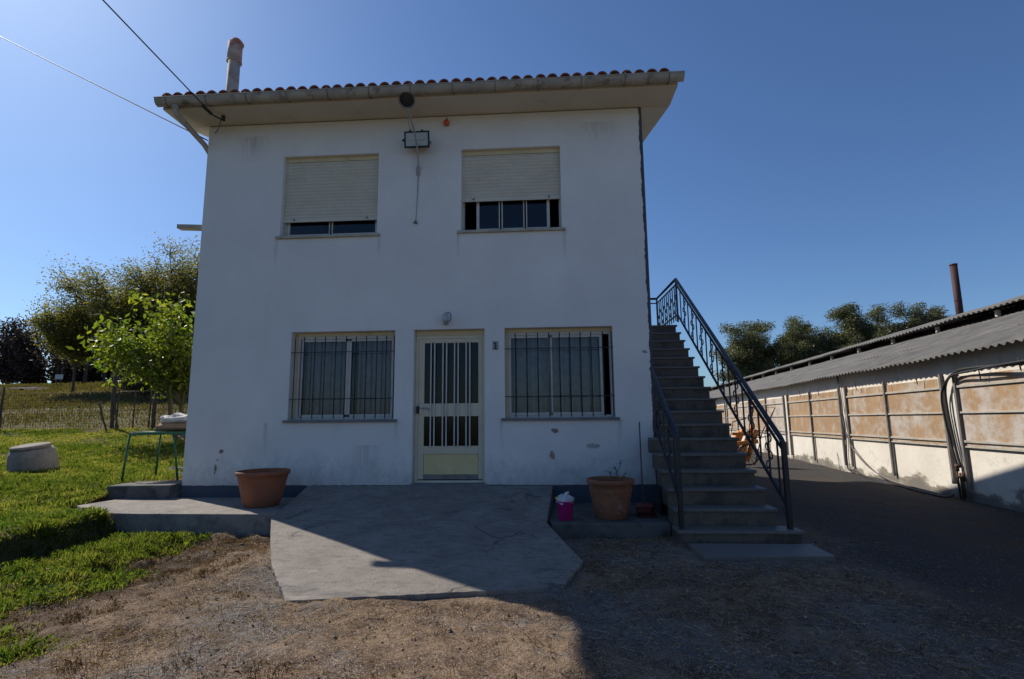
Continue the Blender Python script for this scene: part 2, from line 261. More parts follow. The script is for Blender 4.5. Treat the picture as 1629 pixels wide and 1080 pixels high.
# ------------------------------------------------------------------ building helpers
COL = S.collection
BASE = {}
def setp(o, label=None, cat=None, group=None, kind=None):
    if label: o['label'] = label
    if cat: o['category'] = cat
    if group: o['group'] = group
    if kind: o['kind'] = kind
    return o
def thing(name, loc, label, cat, group=None, rot=(0,0,0)):
    o = bpy.data.objects.new(name, None); COL.objects.link(o); o.location = loc; o.rotation_euler = rot
    o.empty_display_size = .2
    BASE[o.name] = Vector(loc) if rot == (0,0,0) else Vector((0,0,0)); return setp(o, label, cat, group)
def np_mesh(name, V, F, mat, parent=None, rnd=None, smooth=False, k=None, origin=None):
    V = np.asarray(V, dtype=np.float64); F = np.asarray(F, dtype=np.int32)
    me = bpy.data.meshes.new(name); nv, nf, k = len(V), F.shape[0], F.shape[1]
    if parent is not None: V = V-np.array(BASE[parent.name])
    elif origin is not None: V = V-np.array(origin)
    me.vertices.add(nv); me.vertices.foreach_set('co', V.astype(np.float32).ravel())
    me.loops.add(nf*k); me.loops.foreach_set('vertex_index', F.ravel())
    me.polygons.add(nf); me.polygons.foreach_set('loop_start', np.arange(0, nf*k, k, dtype=np.int32)); me.polygons.foreach_set('loop_total', np.full(nf, k, dtype=np.int32))
    me.update(calc_edges=True); me.materials.append(mat)
    if rnd is not None:
        a = me.attributes.new('rnd', 'FLOAT', 'POINT'); a.data.foreach_set('value', np.asarray(rnd, dtype=np.float32))
    if smooth: me.polygons.foreach_set('use_smooth', np.ones(nf, dtype=bool))
    o = bpy.data.objects.new(name, me); COL.objects.link(o)
    if parent is not None: o.parent = parent; BASE[o.name] = BASE[parent.name]
    else:
        o.location = origin if origin is not None else (0,0,0); BASE[o.name] = Vector(o.location)
    return o
class MB:
    def __init__(s): s.v = []; s.f = []; s.sm = []
    def add(s, V, F, smooth=False):
        k = len(s.v); s.v += [tuple(p) for p in V]; s.f += [tuple(i+k for i in f) for f in F]; s.sm += [smooth]*len(F); return s
    def box(s, a, b, bevel=0):
        x0,y0,z0 = a; x1,y1,z1 = b
        return s.add([(x0,y0,z0),(x1,y0,z0),(x1,y1,z0),(x0,y1,z0),(x0,y0,z1),(x1,y0,z1),(x1,y1,z1),(x0,y1,z1)],
            [(0,3,2,1),(4,5,6,7),(0,1,5,4),(1,2,6,5),(2,3,7,6),(3,0,4,7)])
    def prism(s, poly, vec):      # planar polygon extruded along vec
        n = len(poly); v = Vector(vec); A = [Vector(p) for p in poly]
        return s.add(A+[p+v for p in A], [tuple(range(n))[::-1], tuple(range(n, 2*n))]+[(i, (i+1)%n, n+(i+1)%n, n+i) for i in range(n)])
    def tube(s, pts, r, seg=8, square=False, cap=True, ups=None):
        P = [Vector(p) for p in pts]; n = len(P); rs = r if isinstance(r, (list, tuple)) else [r]*n
        if square: seg = 4
        V = []; prev = None
        for i, p in enumerate(P):
            t = ((P[min(i+1, n-1)]-P[i]).normalized()+(P[i]-P[max(i-1, 0)]).normalized())
            t = t.normalized() if t.length > 1e-6 else Vector((0,0,1))
            if prev is None:
                a = Vector((1,0,0)) if abs(t.x) < .8 else Vector((0,0,1))
                if square and abs(t.z) < .95: a = Vector((0,0,1))
                u = (a-t*a.dot(t)).normalized()
            else: u = (prev-t*prev.dot(t)).normalized()
            prev = u; w = t.cross(u)
            for j in range(seg):
                q = 2*math.pi*(j+(.5 if square else 0))/seg; rr = rs[i]*(1.414 if square else 1)
                V.append(p+u*math.cos(q)*rr+w*math.sin(q)*rr)
        F = [(i*seg+j, i*seg+(j+1)%seg, (i+1)*seg+(j+1)%seg, (i+1)*seg+j) for i in range(n-1) for j in range(seg)]
        if cap: F += [tuple(range(seg))[::-1], tuple(range((n-1)*seg, n*seg))]
        return s.add(V, F, not square)
    def lathe(s, c, prof, seg=40, jit=0):
        V = []
        for (r, z) in prof:
            for j in range(seg):
                a = 2*math.pi*j/seg; rr = r*(1+jit*math.sin(3*a+z*7)); V.append((c[0]+rr*math.cos(a), c[1]+rr*math.sin(a), c[2]+z))
        n = len(prof)
        F = [(i*seg+j, i*seg+(j+1)%seg, (i+1)*seg+(j+1)%seg, (i+1)*seg+j) for i in range(n-1) for j in range(seg)]
        F += [tuple(range(seg))[::-1], tuple(range((n-1)*seg, n*seg))]
        return s.add(V, F, True)
    def build(s, name, mat, parent=None, bevel=0, origin=None, sub=0):
        me = bpy.data.meshes.new(name)
        b = BASE[parent.name] if parent is not None else Vector(origin or (0,0,0))
        me.from_pydata([tuple(Vector(p)-b) for p in s.v], [], s.f); me.update(); me.materials.append(mat if not isinstance(mat, str) else MT[mat])
        me.polygons.foreach_set('use_smooth', s.sm)
        o = bpy.data.objects.new(name, me); COL.objects.link(o)
        if parent is not None: o.parent = parent
        else: o.location = b
        BASE[o.name] = b.copy()
        if bevel:
            md = o.modifiers.new('bevel', 'BEVEL'); md.width = bevel; md.segments = 2; md.limit_method = 'ANGLE'; md.angle_limit = R(40)
        return o

def ss(a, b, x): t = np.clip((np.asarray(x, dtype=float)-a)/(b-a), 0, 1); return t*t*(3-2*t)
_g = RNG.random((64, 64))
def vnoise(x, y, f):
    x = np.asarray(x, float)*f; y = np.asarray(y, float)*f; xi = np.floor(x).astype(int); yi = np.floor(y).astype(int); fx = x-xi; fy = y-yi
    fx = fx*fx*(3-2*fx); fy = fy*fy*(3-2*fy); g = lambda i, j: _g[(xi+i) % 64, (yi+j) % 64]
    return (g(0,0)*(1-fx)+g(1,0)*fx)*(1-fy)+(g(0,1)*(1-fx)+g(1,1)*fx)*fy
def fbm(x, y, f, o=4): return sum(vnoise(x+17.3*k, y-9.1*k, f*2**k)*.5**k for k in range(o))/sum(.5**k for k in range(o))

# ------------------------------------------------------------------ terrain
def bankx(y):      # x of the edge between raised lawn / lower yard
    return -5.28-.0*y
def height(x, y):
    x = np.asarray(x, float); y = np.asarray(y, float)
    yard = .0+.07*np.exp(-((x-1.9)**2+(y+1.9)**2)/3.0)-.22*ss(2.9, 6.5, x)*ss(-9, -2, y)
    yard = yard+.03*(fbm(x, y, 1.3)-.5)*2
    lawn = .24+.17*ss(-.9, .5, y)+.03*ss(1,3,y)+.12*np.clip(y-3, 0, 6)+.106*np.clip(y-9, 0, 37)-.03*np.clip(y-47, 0, 200)
    lawn = lawn+.05*(fbm(x, y, .5)-.5)+ss(8, 30, y)*.7*(fbm(x, y, .07)-.5)+.03*(fbm(x,y,2.2)-.5)
    wob = .22*(fbm(x, y, 1.1)-.5)
    lawn = lawn+.06*np.exp(-((x+5.55)**2)/.12)*(1-ss(-1.4,-1.2,y))
    # lawn plateau: left of the terrace end, its edge runs down the picture
    L = 1-ss(-5.34+wob*.6, -5.20+wob*.6, x)                     # in front of the terrace (y<-1.2)
    low = (1-ss(-2.75+wob, -2.5+wob, y))                 # lower lawn nearer the camera: sinks gently
    L = np.where(y < -1.2, L, 1-ss(-6.5, 2.5, x)*ss(.2, 6, y)) ; L = np.where((y >= -1.2) & (y < .6) & (x > -5.4), 0.6*(1-ss(-5.4,-3.5,x)), L)
    L = np.where((y >= .6) & (x > -5.3) & (y < 8), 1-ss(-5.3, 2.5, x), L)
    h = yard*(1-L)+lawn*L
    # gentle hump of the lower lawn between bank and dirt
    hump = .03*ss(-3.6,-4.4,x)*(1-ss(-1.6,-1.3,y))
    h = h+np.where(L < .5, hump, 0)
    # tufty lumps along the lawn margin
    d = np.exp(-((x+4.0-.35*(y+2.2))**2)/.35)*(1-ss(-1.5,-1.2,y))
    h = h+d*.26*(fbm(x, y, 3.6)-.44)
    h = h+.085*np.exp(-((x+3.05+.75*(y+2.2))**2)/.16)*np.exp(-((y+2.45)**2)/.35)
    return h
def grassmask(x, y):
    wob = 1.3*(fbm(x, y, 1.6)-.5)+.9*(fbm(x, y, 6)-.5)
    # lower lawn edge runs from (-4.1,-1.5) to (-3.5,-4.3)
    edge = -3.95+.0*y+np.where(y < -1.3, .14*(-1.7-y), 0)
    a = 1-ss(-.18, .18, x-edge+wob)
    b = ss(-.25, .25, -6.35-x+wob*1.2+ss(-.2,1.2,y)*.2)         # beside the terrace: brown strip next to the block
    c = ss(.9, 2.0, y+wob*.6)
    return np.where(y < -1.25, a, np.maximum(b, c*(1-ss(-5.4,-5.2,x))))
def axis(segs):
    out = []
    for a, b, st in segs: out.append(np.arange(a, b, st))
    out.append([segs[-1][1]]); return np.concatenate(out)
gx = axis([(-320,-80,16),(-80,-24,2.2),(-24,-11,.35),(-11,-7,.09),(-7,3.4,.05),(3.4,9,.14),(9,30,1),(30,320,14)])
gy = axis([(-60,-9,3),(-9,-5,.25),(-5,-.9,.045),(-.9,3,.09),(3,11,.22),(11,60,.9),(60,400,14)])
GX, GY = np.meshgrid(gx, gy); X = GX.ravel(); Y = GY.ravel(); Z = height(X, Y)
near = np.exp(-((X+1.5)**2)/60)*(1-ss(3, 8, Y))
gm = grassmask(X, Y); asph = ss(2.2, 3.6, X+.9*(fbm(X, Y, .9)-.5))*ss(-9, -3.4, Y+.5*(fbm(X,Y,1.2)-.5)); fieldm = ss(5.5, 9, Y)*(1-ss(-5, -3, X)); fieldm = np.maximum(np.maximum(fieldm, (1-ss(-60,-40,X))), np.maximum(ss(34, 44, Y+3*fbm(X,Y,.2)), ss(18, 26, X)))
Z = Z+near*(1-asph)*(.055*(fbm(X, Y, 6, 4)-.5)+.016*(RNG.random(X.shape)-.5)*(1-ss(2,4,Y)))
# keep the sheet below concrete it would poke through
Z = np.where((X > -6.4) & (X < 1.6) & (Y > -1.25) & (Y < 9) & (X > -5.36), np.minimum(Z, .02), Z)
Z = np.where((X > -6.42) & (X < -5.3) & (Y > -.85-.0*X) & (Y < -.12), np.minimum(Z, .235), Z); Z = np.where((X > -5.75) & (X < -5.3) & (Y > -1.3) & (Y < -.8), np.minimum(Z, .235), Z)
inr = (Y > -3.35+.0*X) & (Y < 0) & (X > -3.5-.0*Y) & (X < .35)
ramph = np.interp(Y, [-3.45,-1.35,0], [-.035,.12,.3]); Z = np.where(inr & (X > -3.24+(-1.4-Y)*.56*(Y < -1.4)), np.minimum(Z, ramph), Z)
Z = np.where((X>1.35)&(X<2.75)&(Y>-2.45)&(Y<3), np.minimum(Z,.062), Z)
nx, ny = len(gx), len(gy); I = np.arange(nx*ny).reshape(ny, nx)
F = np.stack([I[:-1,:-1].ravel(), I[:-1,1:].ravel(), I[1:,1:].ravel(), I[1:,:-1].ravel()], 1)
g = np_mesh('ground', np.stack([X, Y, Z], 1), F, MT['ground'], smooth=True); g['kind'] = 'structure'
mar = np.exp(-((X+3.55-.22*(Y+2.2)+.8*(fbm(X,Y,1.6)-.5))**2)/.22)*(1-ss(-1.5,-1.2,Y))*(1-.6*gm)+.7*np.exp(-((X+6.9)**2+(Y-.1)**2)/.3)
ca = g.data.color_attributes.new('zone', 'FLOAT_COLOR', 'POINT')
ca.data.foreach_set('color', np.stack([gm*(1-fieldm), asph, fieldm, np.clip(mar,0,1)], 1).astype(np.float32).ravel())
def gh(x, y):
    return float(height(np.array([x]), np.array([y]))[0])

# ------------------------------------------------------------------ concrete around the house (setting)
def slab(name, poly, thick, mat, bevel=.008, kind='structure', sub=True):
    m = MB(); n = len(poly); top = [Vector(p) for p in poly]; bot = [p-Vector((0,0,thick)) for p in top]
    m.add(top+bot, [tuple(range(n)), tuple(range(n, 2*n))[::-1]]+[(i, n+i, n+(i+1)%n, (i+1)%n) for i in range(n)])
    o = m.build(name, mat, origin=tuple(poly[0]), bevel=bevel)
    if kind: o['kind'] = kind
    return o
def rough_edge(a, b, n, amp):
    out = []
    for i in range(n):
        t = i/n; p = Vector(a).lerp(Vector(b), t); out.append((p.x+random.uniform(-amp, amp)*(i > 0), p.y+random.uniform(-amp, amp)*(i > 0), p.z))
    return out
ramp_top = [(-3.45,.0,.432),(-3.42,-1.38,.235)]; 
slab('concrete_ramp', [(.09,0,.428),(-3.45,0,.432),(-3.245,-1.40,.232),(.0,-1.38,.222)], .5, 'concrete')
low = rough_edge((-3.24,-1.405,.228), (-2.52,-2.72,.08), 8, .006)+rough_edge((-2.52,-2.72,.08), (-2.02,-3.44,.018), 20, .012)+rough_edge((-2.02,-3.44,.018), (.12,-3.06,.022), 30, .010)+rough_edge((.12,-3.06,.022), (.33,-2.45,.062), 14, .01)+rough_edge((.33,-2.45,.062), (-.02,-1.385,.215), 3, .008)+[(-.02,-1.385,.215)]
slab('concrete_slab', low, .18, 'concrete', .006)
# crack lines of the slab as thin dark dirt strips would be pattern only
slab('terrace', [(-3.453,.0,.268),(-5.4,0,.268),(-6.15,-.1,.272),(-6.3,-.72,.272),(-5.58,-1.22,.268),(-5.0,-1.27,.268),(-3.265,-1.27,.264)], .32, 'concrete', .012)
slab('terrace_right', [(.092,.0,.2),(.022,-1.30,.198),(.05,-1.41,.196),(1.385,-1.42,.196),(1.385,0,.2)], .3, 'concrete_dark', .012)
t = slab('stone_step', [(-5.42,.5,.465),(-6.35,.36,.45),(-6.46,.2,.44),(-6.40,-.14,.45),(-5.9,-.17,.46),(-5.42,-.16,.465)], .35, 'concrete_dark', .02, kind=None)
setp(t, 'short weathered concrete block on the terrace in front of the green table', 'step')
t = slab('paving_slab', [(2.66,-1.9,.098),(1.44,-1.9,.1),(1.45,-2.39,.094),(2.66,-2.34,.092)], .06, 'granito_tread', .006, kind=None)
setp(t, 'pale flat slab lying on the ground before the bottom stair', 'slab')

# ------------------------------------------------------------------ house
HX0, HX1, HD, ZT = -5.36, 1.57, 8.6, 6.1
YR, RS, RB = 2.3, .26, .205        # ridge position, front and rear pitch
house = thing('house', ((HX0+HX1)/2, 0, 0), 'white two storey rendered house with two shuttered windows above a barred door and windows', 'house')
OPEN = {'ul': (-4.08,-2.54,4.19,5.53), 'ur': (-1.23,.305,4.19,5.53), 'll': (-3.81,-2.215,1.36,2.69), 'dr': (-1.93,-.873,.437,2.69), 'lr': (-.577,1.002,1.36,2.69)}
def house_wall():
    m = MB(); th = .26
    xs = sorted({HX0, HX1, *[o[i] for o in OPEN.values() for i in (0,1)]}); zs = sorted({-.1, ZT, *[o[i] for o in OPEN.values() for i in (2,3)]})
    # split the long cells so the shading stays even
    for i in range(len(xs)-1):
        for j in range(len(zs)-1):
            cx, cz = (xs[i]+xs[i+1])/2, (zs[j]+zs[j+1])/2
            if any(o[0] < cx < o[1] and o[2] < cz < o[3] for o in OPEN.values()): continue
            a, b_, c, d = xs[i], xs[i+1], zs[j], zs[j+1]
            m.add([(a,0,c),(b_,0,c),(b_,0,d),(a,0,d)], [(0,1,2,3)]); m.add([(a,th,c),(b_,th,c),(b_,th,d),(a,th,d)], [(3,2,1,0)])
    for (a, b_, c, d) in OPEN.values():
        m.add([(a,0,c),(a,th,c),(a,th,d),(a,0,d)], [(0,3,2,1)][::1]); m.add([(b_,0,c),(b_,th,c),(b_,th,d),(b_,0,d)], [(0,1,2,3)])
        m.add([(a,0,d),(b_,0,d),(b_,th,d),(a,th,d)], [(3,2,1,0)]); m.add([(a,0,c),(b_,0,c),(b_,th,c),(a,th,c)], [(0,1,2,3)])
    zr = ZT+RS*YR; zb_ = zr-RB*(HD-YR)
    for x in (HX0, HX1):
        xi = x+(th if x == HX0 else -th)
        for q in (x, xi):
            m.add([(q,0,-.1),(q,HD,-.1),(q,HD,zb_),(q,YR,zr),(q,0,ZT)], [(0,1,2,3,4)])
    m.add([(HX0,HD,-.1),(HX1,HD,-.1),(HX1,HD,zb_),(HX0,HD,zb_)], [(0,1,2,3)]); m.add([(HX0,HD-th,-.1),(HX1,HD-th,-.1),(HX1,HD-th,zb_),(HX0,HD-th,zb_)], [(0,1,2,3)])
    return m.build('wall', 'wall', house)
hw = house_wall()
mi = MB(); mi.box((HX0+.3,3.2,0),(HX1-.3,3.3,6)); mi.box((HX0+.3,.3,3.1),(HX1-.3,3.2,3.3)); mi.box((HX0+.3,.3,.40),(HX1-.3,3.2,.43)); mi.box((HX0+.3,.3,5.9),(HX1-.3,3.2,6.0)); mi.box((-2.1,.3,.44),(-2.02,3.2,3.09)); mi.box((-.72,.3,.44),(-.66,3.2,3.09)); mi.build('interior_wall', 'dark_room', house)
# roof
OV = .42
rf = MB()
xa, xb = HX0-OV, HX1+.44
# front boxed eave: flat underside, slanted top
rf.prism([(xa,-.5,6.112),(xa,0,6.112),(xa,0,6.33),(xa,-.5,6.2)], (xb-xa,0,0))
# sloping slabs front and back with the gable overhangs
ze = 6.112+RS*YR
rf.prism([(xa,0.002,6.112),(xa,YR,ze),(xa,YR,ze+.2),(xa,0.002,6.33)], (xb-xa,0,0))
zq = ze-RB*(HD+.5-YR)
rf.prism([(xa,YR+.002,ze),(xa,HD+.5,zq),(xa,HD+.5,zq+.2),(xa,YR+.002,ze+.2)], (xb-xa,0,0))
roof = rf.build('roof', 'soffit', house, bevel=.008)
def tiles():
    m = MB(); pitch = .1785; ncol = int((xb-xa+.06)/pitch); seg = 6
    for side in (0, 1):
        rows = 6 if side == 0 else 14
        y0, y1 = (-.57, YR) if side == 0 else (HD+.57, YR); z0, z1 = (6.252 if side == 0 else zq+.22, ze+.24)
        for c in range(ncol):
            xc = xa-.0+pitch*(c+.5)
            for r in range(rows):
                ta, tb = r/rows, (r+1.12)/rows
                jx = random.uniform(-.006,.006); jz = random.uniform(0,.008); lift = .018
                V = []
                for (tt, rr, dz) in ((ta, .081, lift), (tb, .066, 0)):
                    y = y0+(y1-y0)*tt; z = z0+(z1-z0)*tt+dz+jz
                    for k in range(seg+1):
                        a = math.pi*k/seg; V.append((xc+jx+math.cos(a)*rr, y, z+math.sin(a)*rr*.98))
                    for k in range(seg+1):
                        a = math.pi*k/seg; V.append((xc+jx+math.cos(a)*(rr-.014), y, z+math.sin(a)*(rr-.014)*.85))
                n_ = seg+1; F = [(k, k+1, 2*n_+k+1, 2*n_+k) for k in range(seg)]+[(n_+k+1, n_+k, 3*n_+k, 3*n_+k+1) for k in range(seg)]+[(k+1, k, n_+k, n_+k+1) for k in range(seg)]
                m.add(V, F, True)
        # channel sheet underneath
        m.add([(xa,y0,z0+.0),(xb,y0,z0+.0),(xb,y1,z1),(xa,y1,z1)], [(0,1,2,3)])
        m.add([(xa,y0,z0-.02),(xb,y0,z0-.02),(xb,y1,z1-.02),(xa,y1,z1-.02)], [(0,1,2,3)])
    m.tube([(xa,YR,ze+.25),(xb,YR,ze+.25)], .10, 10)
    return m.build('roof_tiles', 'tile', roof)
tiles()
# gutter: half round with rolled lip
gm_ = MB(); seg = 10; V = []; xs_ = np.linspace(xa-.03, xb+.06, 28)
for i, x in enumerate(xs_):
    dz = .006*math.sin(i*1.7)
    for rr in (.078, .068):
        for k in range(seg+1):
            a = math.pi+math.pi*k/seg; V.append((x, -.58+math.cos(a)*rr, 6.215+dz+math.sin(a)*rr*1.25))
n_ = 2*(seg+1); F = []
for i in range(len(xs_)-1):
    for k in range(seg):
        F.append((i*n_+k, i*n_+k+1, (i+1)*n_+k+1, (i+1)*n_+k)); F.append((i*n_+seg+1+k+1, i*n_+seg+1+k, (i+1)*n_+seg+1+k, (i+1)*n_+seg+1+k+1))
for e in (0, len(xs_)-1): F.append(tuple(e*n_+k for k in range(seg+1)))
gm_.add(V, F, True); gm_.tube([(xs_[0],-.658,6.22),(xs_[-1],-.658,6.22)], .011, 6)
gut = gm_.build('gutter', 'gutter', roof)
for x in np.linspace(xa+.15, xb-.15, 13):
    b_ = MB(); b_.tube([(x+.0,-.5,6.20),(x,-.5,6.13)]+[(x, -.58+math.cos(math.pi+math.pi*k/8)*.083, 6.215+math.sin(math.pi+math.pi*k/8)*.105) for k in range(8,-1,-1)][::1]+[(x,-.663,6.245)], .006, 5); b_.build('gutter_bracket', 'strap', gut)
dp = MB(); dp.tube([(-5.52,-.58,6.13),(-5.52,-.575,6.03),(-5.50,-.52,5.98),(-5.42,.0,5.79),(-5.41,.14,5.70),(-5.405,.30,5.55),(-5.405,.32,5.2),(-5.405,.32,.45)], .042, 12); dp.tube([(-5.52,-.58,6.07),(-5.52,-.575,6.12)], .052, 12); dp.build('downpipe', 'pipe', house)
ch = MB(); cx, cy = -5.50, .72
ch.tube([(cx,cy,6.2),(cx,cy,7.92)], .10, 20); ch.tube([(cx,cy,7.78),(cx,cy,7.80)], .128, 20); ch.tube([(cx,cy,7.80),(cx,cy,8.16)], .12, 20); ch.tube([(cx+.03,cy,8.12),(cx+.0,cy,8.21)],[.12,.09],20)
ch.build('chimney', 'chimney', roof)
bm_ = MB(); bm_.prism([(-5.355,.08,4.405),(-5.355,.2,4.405),(-5.355,.2,4.475),(-5.355,.08,4.475)], (-.50,.02,.035)); bm_.build('beam', 'beam', house, bevel=.006)

def rect_frame(m, x0, x1, z0, z1, w, ya, yb):
    m.box((x0,ya,z0),(x0+w,yb,z1)); m.box((x1-w,ya,z0),(x1,yb,z1)); m.box((x0+w,ya,z0),(x1-w,yb,z0+w)); m.box((x0+w,ya,z1-w),(x1-w,yb,z1))
def shutter(par, x0, x1, zb, zt):
    m = MB(); z = zb; m.box((x0+.012,.072,z),(x1-.012,.092,z+.06)); z += .06; i = 0
    while z < zt:
        h = min(.056, zt-z); V = []; k = 5
        for q in range(k+1):
            a = math.pi*q/k; yy = .086-.013*math.sin(a)**.6; V += [(x0+.015, yy, z+h*q/k*.88), (x1-.015, yy, z+h*q/k*.88)]
        m.add(V, [(2*q, 2*q+1, 2*q+3, 2*q+2) for q in range(k)]); m.box((x0+.015,.086,z),(x1-.015,.092,z+h)); z += h; i += 1
    o = m.build('shutter', 'shutter', par)
    for q in (.12, .88):
        s = MB(); xx = x0+(x1-x0)*q; s.tube([(xx,.072,zb+.035),(xx,.05,zb+.035)], .011, 8); s.build('shutter_stop', 'black', o)
    for (ga, gb) in ((x0,x0+.014),(x1-.014,x1)): g = MB(); g.box((ga,.06,OPEN['ul'][2]+.003),(gb,.1,zt)); g.build('guide_rail', 'alu', o)
def pane(par, x0, x1, z0, z1, y, mat='glass'):
    m = MB(); m.box((x0,y,z0),(x1,y+.005,z1)); return m.build('pane', mat, par)
def curtain(par, x0, x1, z0, z1, y, seed=0, amp=.034):
    rr = random.Random(seed); n = int((x1-x0)/.012); V = []; ph = rr.random()*6
    for i in range(n+1):
        x = x0+(x1-x0)*i/n; a = amp*(math.sin(x*55+ph+1.5*math.sin(x*9))+.4*math.sin(x*121+ph)); 
        for j in range(6): z = z0+(z1-z0)*j/5; V.append((x, y+a*(1.1-.4*j/5), z))
    m = MB().add(V, [(i*6+j, (i+1)*6+j, (i+1)*6+j+1, i*6+j+1) for i in range(n) for j in range(5)], True); return m.build('curtain', 'curtain', par)
def sill(par, x0, x1, z, mat):
    m = MB(); m.box((x0-.055,-.045,z-.028),(x1+.055,.115,z+.012)); return m.build('sill', mat, par, bevel=.004)
# upper left window
def upper(key, panes, shut):
    x0, x1, z0, z1 = OPEN[key]; m = MB(); w = .03
    rect_frame(m, x0+.003, x1-.003, z0+.012, z1, w, .125, .20); fr = m.build('window', 'alu', house, bevel=.002)
    for (a, b_) in panes:
        s = MB(); rect_frame(s, a, b_, z0+.045, z1-.04, .045, .14, .17); so_ = s.build('sash', 'alu', fr, bevel=.002); pane(so_, a+.045, b_-.045, z0+.09, z1-.085, .155)
    shutter(fr, x0, x1, shut, z1-.07); b2 = MB(); b2.box((x0+.002,.07,z1-.068),(x1-.002,.12,z1-.004)); b2.build('shutter_box', 'cream', fr)
    sill(fr, x0, x1, z0, 'sill_pale'); return fr
upper('ul', [(-4.04,-3.30),(-3.36,-2.57)], 4.46)
uw = upper('ur', [(-1.01,-.60),(-.66,-.22),(-.28,.13)], 4.70)
def grille(par, x0, x1, zs, n, seed, xs):
    g = MB()
    for z in zs: g.box((x0,.020,z-.006),(x1,.032,z+.006))
    h = g.build('grille', 'iron', par)
    for x in xs:
        b = MB(); b.tube([(x,.033,1.385),(x,.033,2.615)], .0075, 6); b.build('bar', 'iron', h)
def lower(key, sashes, gap):
    x0, x1, z0, z1 = OPEN[key]; m = MB()
    rect_frame(m, x0+.05, x1-.003, z0+.012, z1-.06, .036, .13, .21); fr = m.build('window', 'alu', house, bevel=.002)
    m2 = MB(); m2.box((x0+.002,.14,z0+.012),(x0+.05,.2,z1-.003)); m2.box((x0+.05,.128,z1-.058),(x1-.003,.2,z1-.003)); m2.build('frame_trim', 'cream', fr)
    for (a, b_) in sashes:
        s = MB(); rect_frame(s, a, b_, z0+.05, z1-.098, .038, .145, .175); so_ = s.build('sash', 'alu', fr, bevel=.002); pane(so_, a+.038, b_-.038, z0+.088, z1-.136, .16)
    sill(fr, x0, x1, z0, 'sill'); return fr
wl_ = lower('ll', [(-3.71,-2.93),(-3.01,-2.27)], None)
curtain(wl_, -3.66, -3.05, 1.42, 2.62, .26, 3); curtain(wl_, -2.86, -2.26, 1.42, 2.62, .26, 5)
grille(wl_, OPEN['ll'][0]-.0, OPEN['ll'][1], (2.38,1.68), 10, 1, (-3.76,-3.62,-3.455,-3.295,-3.13,-2.97,-2.82,-2.66,-2.50,-2.355,-2.235))
wr_ = lower('lr', [(-.53,.12),(.06,.86)], None)
curtain(wr_, -.50, .80, 1.42, 2.62, .26, 9)
grille(wr_, OPEN['lr'][0], OPEN['lr'][1]-.0, (2.38,1.68), 9, 2, (-.42,-.255,-.09,.07,.23,.38,.535,.69,.86,.985))
# door
q = MB(); q.box((-1.925,.118,2.612),(-.878,.2,2.686))
dm = MB(); rect_frame(dm, -1.925, -.878, .44, 2.61, .045, .12, .2); door = dm.build('door', 'door', house, bevel=.003)
q.build('header', 'cream', door)
dl = MB(); x0, x1 = -1.878, -.925
dl.box((x0,.125,.50),(x0+.085,.165,2.563)); dl.box((x1-.055,.125,.50),(x1,.165,2.563)); dl.box((x0+.085,.125,2.500),(x1-.055,.165,2.563)); dl.box((x0+.085,.125,1.405),(x1-.055,.165,1.595)); dl.box((x0+.085,.125,.86),(x1-.055,.165,.975))
leaf = dl.build('door_leaf', 'door', door, bevel=.003)
q = MB(); q.box((x0+.088,.135,.565),(x1-.058,.155,.858)); q.build('lower_panel', 'door_yellow', door, bevel=.004)
q = MB(); q.box((x0+.085,.125,.50),(x1-.055,.165,.563)); q.build('kick_rail', 'grey_metal', door)
q = MB(); q.box((-1.96,-.035,.405),(-.845,.13,.452)); q.build('threshold', 'sill', door, bevel=.004)
for (za, zb) in ((1.597,2.498),(.977,1.403)): pane(door, x0+.087, x1-.057, za, zb, .148, 'glass_green')
for (a, b_) in ((-1.69,-1.635),(-1.51,-1.455),(-1.335,-1.28),(-1.16,-1.105)):
    for xx in (a, b_):
        q = MB(); q.box((xx-.009,.100,.955),(xx+.009,.1215,2.52)); q.build('door_bar', 'alu', door)
q = MB(); q.box((-1.863,.112,1.44),(-1.823,.124,1.60)); hd = q.build('handle_plate', 'chrome', door, bevel=.003)
q = MB(); q.tube([(-1.843,.118,1.53),(-1.843,.07,1.53),(-1.83,.06,1.53),(-1.72,.062,1.525),(-1.70,.068,1.505)], .010, 8); q.build('handle', 'chrome', hd)
q = MB(); q.box((-1.90,.085,1.45),(-1.866,.118,1.56)); q.build('lock', 'iron', hd, bevel=.003)

